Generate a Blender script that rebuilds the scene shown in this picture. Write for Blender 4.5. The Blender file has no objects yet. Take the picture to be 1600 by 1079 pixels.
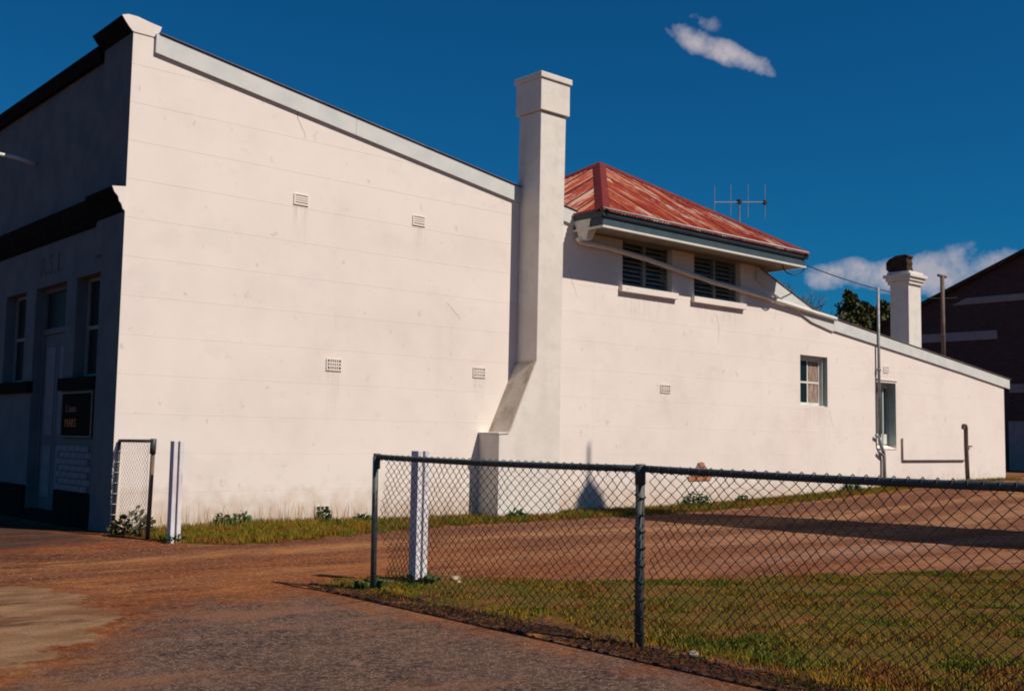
import bpy, bmesh, math, random
import numpy as np
from mathutils import Vector, Matrix
random.seed(7); rng = np.random.default_rng(7)
S = bpy.context.scene
COL = S.collection

# ------------------------------------------------------------------ camera
cam = bpy.data.cameras.new('camera'); co = bpy.data.objects.new('camera', cam); COL.objects.link(co)
cam.sensor_width = 36; cam.lens = 37.81; cam.clip_end = 3000; cam.clip_start = 0.05
rt = Vector((0.750, -0.662, 0.0170)).normalized()
fw = Vector((0.658, 0.748, 0.0843)).normalized()
rt = (rt - fw * rt.dot(fw)).normalized(); up = rt.cross(fw)
m = Matrix.Identity(4)
for i in range(3):
    m[i][0] = rt[i]; m[i][1] = up[i]; m[i][2] = -fw[i]
m.translation = Vector((-5.199, -13.414, 1.299))
co.matrix_world = m
S.camera = co
S.render.resolution_x = 1024; S.render.resolution_y = 690
# ------------------------------------------------------------------ light
SUN_EL = math.radians(47.0); SUN_H = Vector((0.340, -0.940)).normalized()
sd = Vector((SUN_H.x * math.cos(SUN_EL), SUN_H.y * math.cos(SUN_EL), math.sin(SUN_EL)))
sl = bpy.data.lights.new('sun', 'SUN'); sl.energy = 4.85; sl.angle = math.radians(0.55); sl.color = (1.0, 0.895, 0.775)
so = bpy.data.objects.new('sun', sl); COL.objects.link(so)
so.rotation_euler = sd.to_track_quat('Z', 'Y').to_euler(); so.location = (10, -20, 30)
S.view_settings.view_transform = 'Standard'; S.view_settings.look = 'None'
S.view_settings.exposure = 0.0; S.view_settings.gamma = 1.0; S.view_settings.use_curve_mapping = False
S.render.engine = 'CYCLES'
try: S.cycles.filter_width = 1.9
except Exception: pass

W = bpy.data.worlds.new('World'); S.world = W; W.use_nodes = True
nt = W.node_tree; nt.nodes.clear()
def N(t, **k):
    n = nt.nodes.new(t)
    for a, b in k.items():
        if a == 'inp':
            for i, v in b.items(): n.inputs[i].default_value = v
        else: setattr(n, a, b)
    return n
def Lk(a, b): nt.links.new(a, b)
def math_(op, a, b=None, clamp=False):
    n = N('ShaderNodeMath', operation=op, use_clamp=clamp)
    for i, v in enumerate((a, b)):
        if v is None: continue
        if hasattr(v, 'links'): Lk(v, n.inputs[i])
        else: n.inputs[i].default_value = v
    return n.outputs[0]
sky = N('ShaderNodeTexSky', sky_type='NISHITA', sun_disc=False, sun_elevation=SUN_EL,
        sun_rotation=math.atan2(SUN_H.x, SUN_H.y), altitude=200.0, air_density=1.1, dust_density=0.0, ozone_density=3.0)
tint = N('ShaderNodeMix', data_type='RGBA', blend_type='MULTIPLY', inp={0: 1.0, 7: (0.035, 0.385, 0.64, 1)})
Lk(sky.outputs[0], tint.inputs[6])
tc = N('ShaderNodeTexCoord')
def dotv(v):
    n = N('ShaderNodeVectorMath', operation='DOT_PRODUCT'); Lk(tc.outputs['Generated'], n.inputs[0]); n.inputs[1].default_value = v
    return n.outputs['Value']
noi = N('ShaderNodeTexNoise', inp={'Scale': 22.0, 'Detail': 10.0, 'Roughness': 0.60}); Lk(tc.outputs['Generated'], noi.inputs['Vector'])
noi2 = N('ShaderNodeTexNoise', inp={'Scale': 9.0, 'Detail': 5.0, 'Roughness': 0.6}); Lk(tc.outputs['Generated'], noi2.inputs['Vector'])
total = None
# (direction, half width, half height, slant, density)
for d, hw, hh, sl_, st in [
    ((0.725, 0.593, 0.351), .021, .012, -.45, .85), ((0.741, 0.577, 0.341), .024, .009, -.45, .80), ((0.757, 0.560, 0.335), .022, .010, -.45, 1.05),
    ((0.767, 0.551, 0.329), .015, .010, -.5, .85), ((0.725, 0.584, 0.366), .016, .007, -.2, .32),
    ((0.846, 0.511, 0.147), .034, .014, .05, 1.1), ((0.866, 0.478, 0.146), .040, .015, .0, 1.1), ((0.882, 0.447, 0.146), .040, .017, .0, 1.05),
    ((0.889, 0.430, 0.155), .018, .020, .0, 1.0), ((0.899, 0.414, 0.147), .040, .018, -.1, 1.1),
    ((0.930, 0.338, 0.142), .070, .026, .0, 1.0), ((0.962, 0.235, 0.138), .090, .022, .0, .9), ((0.30, 0.943, 0.14), .10, .02, 0, .7),
    ((-0.35, 0.92, 0.17), .12, .025, 0, .8), ((-0.9, 0.35, 0.2), .15, .03, 0, .8), ((0.90, -0.40, 0.15), .12, .03, 0, .8)]:
    D = Vector(d).normalized(); U = D.cross(Vector((0, 0, 1))).normalized(); V = U.cross(D)
    V2 = (V - U * sl_ * 1.0).normalized() if sl_ else V
    u = math_('DIVIDE', dotv(U), hw); v = math_('DIVIDE', dotv(V - U * sl_), hh)
    f = math_('ADD', math_('MULTIPLY', u, u), math_('MULTIPLY', v, v))
    g = math_('MULTIPLY', math_('SUBTRACT', 1.0, math_('MULTIPLY', f, 0.5)), st)
    front = math_('GREATER_THAN', dotv(D), 0.5)
    g = math_('MULTIPLY', math_('MAXIMUM', g, 0.0), front)
    total = g if total is None else math_('MAXIMUM', total, g)
nn = math_('ADD', math_('MULTIPLY', math_('SUBTRACT', noi.outputs['Fac'], 0.5), 2.5), math_('MULTIPLY', math_('SUBTRACT', noi2.outputs['Fac'], 0.5), 1.3))
tot = math_('MULTIPLY', math_('SUBTRACT', math_('ADD', total, nn), 0.50), 1.6, True)
tot = math_('MULTIPLY', math_('MULTIPLY', tot, math_('MULTIPLY', total, 3.0, True)), 0.86)
ccol = N('ShaderNodeMix', data_type='RGBA', inp={6: (3.0, 3.5, 4.4, 1), 7: (8.2, 7.0, 7.0, 1)})
Lk(noi2.outputs['Fac'], ccol.inputs[0])
mx = N('ShaderNodeMix', data_type='RGBA'); Lk(tot, mx.inputs[0]); Lk(tint.outputs[2], mx.inputs[6]); Lk(ccol.outputs[2], mx.inputs[7])
bg = N('ShaderNodeBackground', inp={'Strength': 0.085}); Lk(mx.outputs[2], bg.inputs['Color'])
wo = N('ShaderNodeOutputWorld'); Lk(bg.outputs[0], wo.inputs[0])

# ------------------------------------------------------------------ materials
def mat(name, base, c2=None, c3=None, scale=3.0, scale3=0.6, f2=0.5, f3=0.4, rough=0.85, bump=0.2, bscale=40.0, bdist=0.01,
        stretch=(1, 1, 1), metal=0.0, spec=0.25, coord='Object'):
    mt = bpy.data.materials.new(name); mt.use_nodes = True
    t = mt.node_tree; P = t.nodes['Principled BSDF']
    P.inputs['Roughness'].default_value = rough; P.inputs['Metallic'].default_value = metal
    P.inputs['Specular IOR Level'].default_value = spec
    tc = t.nodes.new('ShaderNodeTexCoord'); mp = t.nodes.new('ShaderNodeMapping'); mp.inputs['Scale'].default_value = stretch
    t.links.new(tc.outputs[coord], mp.inputs[0])
    P.inputs['Base Color'].default_value = (*base, 1)
    cur = None
    def layer(cur, col, sc, f, sharp, det=6):
        n = t.nodes.new('ShaderNodeTexNoise'); n.inputs['Scale'].default_value = sc; n.inputs['Detail'].default_value = det
        n.inputs['Roughness'].default_value = 0.62
        t.links.new(mp.outputs[0], n.inputs['Vector'])
        r = t.nodes.new('ShaderNodeMapRange'); r.inputs[1].default_value = 1 - f - sharp; r.inputs[2].default_value = 1 - f + sharp
        t.links.new(n.outputs['Fac'], r.inputs[0])
        x = t.nodes.new('ShaderNodeMix'); x.data_type = 'RGBA'
        t.links.new(r.outputs[0], x.inputs[0])
        if cur is None: x.inputs[6].default_value = (*base, 1)
        else: t.links.new(cur, x.inputs[6])
        x.inputs[7].default_value = (*col, 1)
        return x.outputs[2]
    if c2: cur = layer(None, c2, scale, f2, 0.14)
    if c3: cur = layer(cur, c3, scale3, f3, 0.10)
    if cur is not None: t.links.new(cur, P.inputs['Base Color'])
    if bump:
        n = t.nodes.new('ShaderNodeTexNoise'); n.inputs['Scale'].default_value = bscale; n.inputs['Detail'].default_value = 5
        t.links.new(tc.outputs[coord], n.inputs['Vector'])
        b = t.nodes.new('ShaderNodeBump'); b.inputs['Strength'].default_value = bump; b.inputs['Distance'].default_value = bdist
        t.links.new(n.outputs['Fac'], b.inputs['Height']); t.links.new(b.outputs[0], P.inputs['Normal'])
    return mt

M = {}
M['white'] = mat('painted_render', (.75, .665, .61), (.69, .605, .555), (.765, .69, .625), 1.3, .5, .45, .5, .9, .25, 90, .006)
M['white2'] = mat('painted_render_chimney', (.70, .65, .585), (.58, .55, .49), (.63, .58, .52), 4.0, 1.2, .4, .4, .9, .5, 50, .012)
M['stained'] = mat('dirty_render', (.60, .53, .44), (.33, .24, .14), (.5, .43, .34), 3.2, 1.5, .42, .4, .95, .6, 40, .012)
M['facade'] = mat('bluegrey_front', (.135, .16, .165), (.095, .12, .13), (.26, .15, .12), 2.0, 3.0, .5, .20, .85, .4, 45, .01)  # front wall and door colour, darker and bluer than the side wall
M['black'] = mat('black_paint', (.009, .010, .009), (.02, .02, .018), None, 4, 1, .35, .3, .95, .3, spec=.05)
M['barge'] = mat('pale_grey_paint', (.60, .60, .57), (.50, .52, .51), (.62, .54, .47), 2.5, 5, .45, .25, .75, .2)
M['eave'] = mat('grey_green_paint', (.050, .078, .095), (.038, .062, .075), None, 4, 1, .45, .3, .6, .15)
M['trim'] = mat('cream_trim', (.68, .66, .60), (.52, .52, .48), None, 5, 1, .4, .3, .7, .15)
M['soffit'] = mat('soffit_board', (.22, .185, .14), (.15, .13, .10), None, 3, 1, .4, .3, .8, .2)
M['slat'] = mat('louvre_paint', (.22, .25, .25), (.15, .18, .18), None, 6, 1, .4, .3, .6, .1)
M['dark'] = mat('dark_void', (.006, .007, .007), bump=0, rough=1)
M['rust'] = mat('rusty_iron', (.07, .035, .02), (.015, .012, .01), (.13, .05, .02), 6, 3, .5, .3, .9, .5, 30, .02)
M['metal'] = mat('galvanised', (.30, .31, .32), (.18, .18, .18), (.2, .12, .08), 8, 4, .45, .25, .55, .15, metal=.3)
M['fence'] = mat('weathered_pipe', (.045, .052, .055), (.09, .095, .09), (.12, .05, .025), 14, 5, .4, .2, .55, .25, 60, .004, metal=.15, spec=.5)
M['post'] = mat('grey_post_pipe', (.10, .105, .098), (.06, .065, .06), (.15, .07, .035), 14, 5, .4, .22, .6, .25, 60, .004, metal=.1)
M['wire'] = mat('dark_wire', (.028, .024, .026), (.06, .035, .025), None, 9, 1, .45, .3, .6, 0, metal=.2)
M['galvwire'] = mat('pale_wire', (.40, .38, .36), (.25, .23, .22), None, 9, 1, .45, .3, .6, 0, metal=.2)
M['rustpipe'] = mat('rusty_pipe', (.16, .10, .075), (.09, .075, .07), (.24, .13, .07), 12, 5, .5, .4, .7, .25, 60, .004)
M['postwhite'] = mat('lilac_white_paint', (.70, .665, .69), (.44, .40, .40), (.58, .54, .56), 14, 4, .40, .38, .65, .25, 50, .006, stretch=(1, 1, .35))
M['sash'] = mat('sash_paint', (.55, .58, .54), (.40, .44, .42), None, 6, 1, .4, .3, .6, .1)
M['reveal'] = mat('frame_reveal_shade', (.34, .42, .40), (.25, .33, .32), None, 5, 1, .4, .3, .75, .2)  # frame colour; on right-hand reveals its green stands in for shade
M['brick'] = mat('exposed_brick', (.36, .13, .07), (.46, .2, .11), (.2, .08, .05), 12, 5, .5, .35, .9, .5)
M['paintbrick'] = mat('painted_brick', (.20, .225, .24), (.14, .165, .185), None, 6, 1, .45, .3, .85, .4)
M['mortar'] = mat('mortar', (.11, .13, .145), bump=.3)
M['sign'] = mat('sign_board', (.012, .016, .012), (.02, .02, .016), None, 4, 1, .4, .3, 1.0, .1, spec=.02)
M['orange'] = mat('orange_paint', (.62, .20, .05), (.45, .12, .03), None, 15, 1, .45, .3, .6, 0)
M['pinkp'] = mat('faded_red_paint', (.42, .16, .12), (.30, .10, .08), None, 15, 1, .45, .3, .6, 0)
M['rsl'] = mat('faded_letter_paint', (.07, .085, .11), (.15, .18, .2), None, 8, 1, .4, .3, .8, .1)
M['cable'] = mat('cable_sheath', (.03, .035, .04), bump=0, rough=.6)
M['bark'] = mat('bark', (.10, .075, .055), (.05, .04, .03), None, 8, 1, .45, .3, .95, .5)
M['twig'] = mat('twig', (.16, .135, .14), (.10, .08, .085), None, 8, 1, .45, .3, .95, .2)
M['leafdark'] = mat('evergreen_leaf', (.075, .085, .028), (.15, .12, .035), (.03, .045, .014), 1.6, .7, .45, .35, .7, 0)
M['grassold'] = mat('grass_blade', (.105, .135, .012), (.36, .23, .022), (.34, .12, .028), 13, 4.5, .50, .38, .9, 0, spec=.05)
M['weed'] = mat('weed_leaf', (.035, .105, .03), (.075, .12, .03), None, 9, 1, .45, .3, .6, 0)
M['straw'] = mat('dry_stalk', (.34, .25, .12), (.24, .15, .07), None, 9, 1, .45, .3, .8, 0)
M['stone'] = mat('pale_stone', (.36, .27, .17), (.46, .36, .24), None, 20, 1, .45, .3, .9, .4)
M['litter'] = mat('leaf_litter', (.10, .035, .018), (.03, .02, .014), (.30, .12, .03), 22, 9, .5, .33, .9, 0)
M['soil'] = mat('dark_soil', (.085, .040, .024), (.20, .085, .030), (.30, .13, .030), 16, 4, .5, .42, 1.0, .9, 45, .03, spec=.03)
M['turf'] = mat('verge_turf', (.13, .080, .018), (.070, .060, .010), (.20, .080, .028), 11, 2.5, .5, .42, 1.0, .9, 45, .03, spec=.03)
M['concrete'] = mat('worn_concrete', (.30, .19, .105), (.20, .10, .05), (.085, .045, .032), 3.5, 2.3, .48, .30, .95, .5, 60, .01)
M['asphalt'] = mat('old_asphalt', (.070, .043, .036), (.17, .095, .068), (.20, .085, .042), 34, 1.7, .5, .36, .95, 1.0, 60, .016, spec=.06)
M['asphalt2'] = mat('dark_asphalt', (.075, .042, .033), (.04, .026, .023), (.19, .062, .025), 14, 1.6, .45, .30, .95, .8, 70, .012, stretch=(1, .55, 1))
M['pebble'] = mat('pebbles', (.22, .13, .09), (.38, .24, .17), (.10, .06, .045), 30, 12, .5, .4, .9, 0)

def tweak_wall():
    """stains of their own shape on the white render: grey bloom low on the wall, dirt splash, fine cracks"""
    t = M['white'].node_tree; P = t.nodes['Principled BSDF']; src = P.inputs['Base Color'].links[0].from_socket
    tc = t.nodes.new('ShaderNodeTexCoord')
    def blotch(src, scale, lo, hi, col, amt, stretch=(1, 1, 1), off=0):
        mp = t.nodes.new('ShaderNodeMapping'); mp.inputs['Scale'].default_value = stretch; mp.inputs['Location'].default_value = (off, 0, off)
        t.links.new(tc.outputs['Object'], mp.inputs[0])
        n = t.nodes.new('ShaderNodeTexNoise'); n.inputs['Scale'].default_value = scale; n.inputs['Detail'].default_value = 8; n.inputs['Roughness'].default_value = .65
        t.links.new(mp.outputs[0], n.inputs['Vector'])
        r = t.nodes.new('ShaderNodeMapRange'); r.inputs[1].default_value = lo; r.inputs[2].default_value = hi; r.inputs[4].default_value = amt
        t.links.new(n.outputs['Fac'], r.inputs[0])
        x = t.nodes.new('ShaderNodeMix'); x.data_type = 'RGBA'; t.links.new(r.outputs[0], x.inputs[0]); t.links.new(src, x.inputs[6]); x.inputs[7].default_value = (*col, 1)
        return x.outputs[2]
    s = blotch(src, .55, .52, .66, (.60, .55, .51), .25, (1, 1, 1.2), 3)
    s = blotch(s, 2.2, .60, .72, (.54, .48, .44), .28, (1, 1, 1.6), 11)
    s = blotch(s, 1.4, .58, .70, (.78, .66, .58), .35, (2.5, 1, .35), 23)
    s = blotch(s, 9, .66, .74, (.36, .32, .29), .45, (1, 1, 1), 31)
    s = blotch(s, 5, .62, .68, (.47, .38, .32), .5, (1, 1, .8), 41)
    s = blotch(s, .8, .56, .62, (.62, .57, .53), .25, (1, 1, 1.4), 53)
    # rain runs below the vents, sills and pipe brackets
    sp = t.nodes.new('ShaderNodeSeparateXYZ'); t.links.new(tc.outputs['Object'], sp.inputs[0])
    def M_(op, a, b):
        q = t.nodes.new('ShaderNodeMath'); q.operation = op
        for i, v in ((0, a), (1, b)):
            if isinstance(v, (int, float)): q.inputs[i].default_value = v
            else: t.links.new(v, q.inputs[i])
        return q.outputs[0]
    def MR(v, a, b):
        r = t.nodes.new('ShaderNodeMapRange'); r.inputs[1].default_value = a; r.inputs[2].default_value = b; t.links.new(v, r.inputs[0]); return r.outputs[0]
    mp = t.nodes.new('ShaderNodeMapping'); mp.inputs['Scale'].default_value = (14, 1, .9); t.links.new(tc.outputs['Object'], mp.inputs[0])
    sn = t.nodes.new('ShaderNodeTexNoise'); sn.inputs['Scale'].default_value = 1.6; sn.inputs['Detail'].default_value = 5; t.links.new(mp.outputs[0], sn.inputs['Vector'])
    runs = None
    for x_, z_, w_, l_ in ((2.53, 4.53, .15, .7), (4.62, 4.53, .15, .6), (3.16, 2.20, .16, .8), (5.90, 2.23, .16, .6), (10.5, 2.17, .15, .5), (9.98, 3.98, .85, .6), (12.1, 3.98, .85, .5), (15.5, 2.05, .55, .5), (18.3, 1.2, .2, .7), (18.57, 2.97, .12, .2)):
        a = MR(M_('ABSOLUTE', M_('SUBTRACT', sp.outputs['X'], x_), 0.0), w_, w_ * .6); d = M_('SUBTRACT', z_, sp.outputs['Z'])
        b = M_('MULTIPLY', MR(d, 0.0, .01), MR(d, l_, .02)); v = M_('MULTIPLY', a, b); runs = v if runs is None else M_('MAXIMUM', runs, v)
    v = M_('MULTIPLY', M_('MULTIPLY', runs, MR(sn.outputs['Fac'], .44, .66)), .32)
    x = t.nodes.new('ShaderNodeMix'); x.data_type = 'RGBA'; t.links.new(v, x.inputs[0]); t.links.new(s, x.inputs[6]); x.inputs[7].default_value = (.40, .31, .25, 1); s = x.outputs[2]
    # rain-splashed earth on the bottom half metre
    sep = t.nodes.new('ShaderNodeSeparateXYZ'); t.links.new(tc.outputs['Object'], sep.inputs[0])
    n = t.nodes.new('ShaderNodeTexNoise'); n.inputs['Scale'].default_value = 5; n.inputs['Detail'].default_value = 8; t.links.new(tc.outputs['Object'], n.inputs['Vector'])
    a = t.nodes.new('ShaderNodeMath'); a.operation = 'MULTIPLY_ADD'; a.inputs[1].default_value = -1.1; t.links.new(n.outputs['Fac'], a.inputs[0]); t.links.new(sep.outputs['Z'], a.inputs[2])
    r = t.nodes.new('ShaderNodeMapRange'); r.inputs[1].default_value = -.42; r.inputs[2].default_value = .05; r.inputs[3].default_value = .55; r.inputs[4].default_value = 0; t.links.new(a.outputs[0], r.inputs[0])
    x = t.nodes.new('ShaderNodeMix'); x.data_type = 'RGBA'; t.links.new(r.outputs[0], x.inputs[0]); t.links.new(s, x.inputs[6]); x.inputs[7].default_value = (.50, .34, .22, 1); s = x.outputs[2]
    t.links.new(s, P.inputs['Base Color'])
tweak_wall()

def glassm(name, col, rough=.08):
    mt = bpy.data.materials.new(name); mt.use_nodes = True; P = mt.node_tree.nodes['Principled BSDF']
    P.inputs['Base Color'].default_value = (*col, 1); P.inputs['Roughness'].default_value = rough; P.inputs['Specular IOR Level'].default_value = .6
    return mt
M['glass'] = glassm('window_glass', (.010, .015, .018), .15); M['glass'].node_tree.nodes['Principled BSDF'].inputs['Specular IOR Level'].default_value = .15; M['shopglass'] = glassm('dusty_glass', (.018, .022, .024), .5); M['shopglass'].node_tree.nodes['Principled BSDF'].inputs['Specular IOR Level'].default_value = .1; M['curtain'] = mat('curtain_behind_glass', (.42, .30, .24), (.12, .08, .07), None, 5, 1, .5, .3, .8, 0, stretch=(4, 1, .7))

def roofmat():
    mt = mat('red_roof_paint', (.30, .036, .020), bump=0, rough=.7)
    t = mt.node_tree; P = t.nodes['Principled BSDF']; tc = t.nodes.new('ShaderNodeTexCoord')
    def nz(vec, sc, det=6):
        n = t.nodes.new('ShaderNodeTexNoise'); n.inputs['Scale'].default_value = sc; n.inputs['Detail'].default_value = det; n.inputs['Roughness'].default_value = .65
        t.links.new(vec, n.inputs['Vector']); return n.outputs['Fac']
    def rg(v, a, b, c=1.0):
        r = t.nodes.new('ShaderNodeMapRange'); r.inputs[1].default_value = a; r.inputs[2].default_value = b; r.inputs[4].default_value = c
        t.links.new(v, r.inputs[0]); return r.outputs[0]
    def mixc(f, a, b):
        x = t.nodes.new('ShaderNodeMix'); x.data_type = 'RGBA'; t.links.new(f, x.inputs[0])
        if isinstance(a, tuple): x.inputs[6].default_value = (*a, 1)
        else: t.links.new(a, x.inputs[6])
        x.inputs[7].default_value = (*b, 1); return x.outputs[2]
    mp = t.nodes.new('ShaderNodeMapping'); t.links.new(tc.outputs['UV'], mp.inputs[0]); mp.inputs['Scale'].default_value = (1, .16, 1)
    mp2 = t.nodes.new('ShaderNodeMapping'); t.links.new(tc.outputs['UV'], mp2.inputs[0]); mp2.inputs['Scale'].default_value = (1, .5, 1)
    c = mixc(rg(nz(mp.outputs[0], 5.5), .45, .58), (.22, .015, .008), (.33, .05, .02))
    c = mixc(rg(nz(mp.outputs[0], 3.4), .53, .60, .9), c, (.50, .20, .12))
    c = mixc(rg(nz(mp2.outputs[0], 1.1, 7), .53, .58, .75), c, (.60, .40, .31))
    c = mixc(rg(nz(mp.outputs[0], 9.0), .56, .64, .7), c, (.48, .17, .04))
    c = mixc(rg(nz(mp.outputs[0], 7.1), .58, .66, .8), c, (.13, .014, .010))
    t.links.new(c, P.inputs['Base Color'])
    return mt
M['roof'] = roofmat()
M['roofcap'] = mat('red_ridge_cap', (.14, .014, .010), (.20, .03, .02), (.05, .012, .010), 5, 2, .4, .3, .7, .1)
M['roofedge'] = mat('worn_iron_roof', (.22, .19, .17), (.32, .12, .08), (.42, .40, .36), 3, 1.5, .4, .4, .75, .2)

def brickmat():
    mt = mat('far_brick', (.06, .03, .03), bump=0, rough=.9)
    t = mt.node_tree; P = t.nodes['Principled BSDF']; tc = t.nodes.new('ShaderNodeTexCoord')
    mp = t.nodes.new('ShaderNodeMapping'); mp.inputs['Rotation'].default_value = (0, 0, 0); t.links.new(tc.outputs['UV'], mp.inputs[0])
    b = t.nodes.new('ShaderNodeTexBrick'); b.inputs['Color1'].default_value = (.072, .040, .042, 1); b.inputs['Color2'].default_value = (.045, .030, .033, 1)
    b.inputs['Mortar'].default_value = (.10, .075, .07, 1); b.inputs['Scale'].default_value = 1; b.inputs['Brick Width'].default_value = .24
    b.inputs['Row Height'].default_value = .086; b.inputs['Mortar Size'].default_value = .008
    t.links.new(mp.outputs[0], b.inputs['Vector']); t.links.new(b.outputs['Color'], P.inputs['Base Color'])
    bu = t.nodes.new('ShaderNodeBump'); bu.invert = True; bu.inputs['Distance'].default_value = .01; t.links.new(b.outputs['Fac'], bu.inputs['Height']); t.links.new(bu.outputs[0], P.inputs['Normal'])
    return mt
M['farbrick'] = brickmat()
M['bandpaint'] = mat('grey_band', (.26, .25, .26), (.20, .19, .20), None, 3, 1, .4, .3, .85, .2)

# ------------------------------------------------------------------ helpers
class MB:
    def __init__(s): s.v = []; s.f = []; s.uv = None
    def add(s, vs, fs):
        o = len(s.v); s.v += [tuple(p) for p in vs]; s.f += [tuple(i + o for i in f) for f in fs]; return s
    def box(s, x0, x1, y0, y1, z0, z1):
        vs = [(x, y, z) for x in (x0, x1) for y in (y0, y1) for z in (z0, z1)]
        return s.add(vs, [(0, 1, 3, 2), (4, 6, 7, 5), (0, 4, 5, 1), (2, 3, 7, 6), (0, 2, 6, 4), (1, 5, 7, 3)])
    def prism(s, poly, axis, a, b):
        """poly in the plane across axis; axis 'x','y','z' extruded a..b"""
        def P(p, t):
            return {'x': (t, p[0], p[1]), 'y': (p[0], t, p[1]), 'z': (p[0], p[1], t)}[axis]
        n = len(poly); vs = [P(p, a) for p in poly] + [P(p, b) for p in poly]
        fs = [tuple(range(n)), tuple(range(2 * n - 1, n - 1, -1))] + [(i, i + n, (i + 1) % n + n, (i + 1) % n) for i in range(n)]
        return s.add(vs, fs)
    def tube(s, pts, r, n=8, cap=True):
        pts = [Vector(p) for p in pts]; rr = r if isinstance(r, (list, tuple)) else [r] * len(pts)
        base = len(s.v); ref = None
        for i, p in enumerate(pts):
            d = (pts[min(i + 1, len(pts) - 1)] - pts[max(i - 1, 0)]).normalized()
            if ref is None: ref = d.orthogonal().normalized()
            ref = (ref - d * ref.dot(d)); ref = ref.normalized() if ref.length > 1e-6 else d.orthogonal().normalized()
            q = d.cross(ref)
            for k in range(n):
                a = 2 * math.pi * k / n; s.v.append(tuple(p + (ref * math.cos(a) + q * math.sin(a)) * rr[i]))
        for i in range(len(pts) - 1):
            for k in range(n):
                a = base + i * n + k; b = base + i * n + (k + 1) % n
                s.f.append((a, b, b + n, a + n))
        if cap:
            s.f.append(tuple(base + k for k in range(n - 1, -1, -1))); s.f.append(tuple(base + (len(pts) - 1) * n + k for k in range(n)))
        return s
    def build(s, name, m, parent=None, smooth=False, bevel=0):
        me = bpy.data.meshes.new(name); me.from_pydata(s.v, [], s.f); me.update()
        bm = bmesh.new(); bm.from_mesh(me); bmesh.ops.recalc_face_normals(bm, faces=bm.faces)
        bm.to_mesh(me); bm.free()
        if m is not None:
            for mm in (m if isinstance(m, (list, tuple)) else [m]): me.materials.append(mm)
        if smooth:
            me.polygons.foreach_set('use_smooth', [True] * len(me.polygons))
        o = bpy.data.objects.new(name, me); COL.objects.link(o)
        if parent: o.parent = parent; o.matrix_parent_inverse = Matrix.Identity(4)
        if parent is not None and parent.get('_org') is not None:
            pass
        if bevel:
            b = o.modifiers.new('bevel', 'BEVEL'); b.width = bevel; b.segments = 2; b.limit_method = 'ANGLE'
        return o
def tag(o, label=None, cat=None, group=None, kind=None):
    if label: o['label'] = label
    if cat: o['category'] = cat
    if group: o['group'] = group
    if kind: o['kind'] = kind
    return o
def thing(name, label, cat, group=None):
    o = bpy.data.objects.new(name, None); COL.objects.link(o); o.empty_display_size = .3
    return tag(o, label, cat, group)
def fastmesh(name, verts, faces_flat, loops_per, m, parent=None):
    me = bpy.data.meshes.new(name); nf = len(faces_flat) // loops_per
    me.vertices.add(len(verts)); me.vertices.foreach_set('co', verts.astype(np.float32).ravel())
    me.loops.add(len(faces_flat)); me.loops.foreach_set('vertex_index', faces_flat.astype(np.int32))
    me.polygons.add(nf); me.polygons.foreach_set('loop_start', np.arange(0, nf * loops_per, loops_per, dtype=np.int32))
    me.polygons.foreach_set('loop_total', np.full(nf, loops_per, dtype=np.int32))
    me.update(calc_edges=True); me.materials.append(m)
    o = bpy.data.objects.new(name, me); COL.objects.link(o)
    if parent: o.parent = parent
    return o

# ------------------------------------------------------------------ terrain
def sstep(a, b, x):
    t = np.clip((x - a) / (b - a), 0, 1); return t * t * (3 - 2 * t)
def H(x, y):
    x = np.asarray(x, float); y = np.asarray(y, float)
    h = .34 * sstep(9, 24, x)
    h = h + .05 * np.exp(-((x - 2.0) / 1.4) ** 2 - (y / .9) ** 2)
    h = h - .10 * np.exp(-((x - 11.5) / 4.0) ** 2 - ((y + 6.5) / 3.0) ** 2)
    h = h - .022 * np.clip(y, 0, 12) * (1 - sstep(-.3, .3, x))
    return h
def hz(x, y): return float(H(x, y))
xs = np.concatenate([np.array([-700, -300, -120, -50, -25, -14]), np.arange(-9, 30, .25), np.array([32, 36, 42, 52, 70, 110, 200, 400, 900])])
ys = np.concatenate([np.array([-700, -300, -120, -50, -28]), np.arange(-18, 6, .25), np.array([7, 9, 12, 18, 30, 60, 120, 300, 900])])
def gridmesh(name, xs, ys, m, dz=0.0, label=None):
    X, Y = np.meshgrid(xs, ys); V = np.stack([X, Y, H(X, Y) + dz], -1).reshape(-1, 3)
    nx = len(xs); ny = len(ys); i = np.arange(nx - 1)[None, :] + np.arange(ny - 1)[:, None] * nx
    F = np.stack([i, i + 1, i + 1 + nx, i + nx], -1).reshape(-1)
    o = fastmesh(name, V, F, 4, m); o.data.polygons.foreach_set('use_smooth', [True] * len(o.data.polygons)); return o

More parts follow.
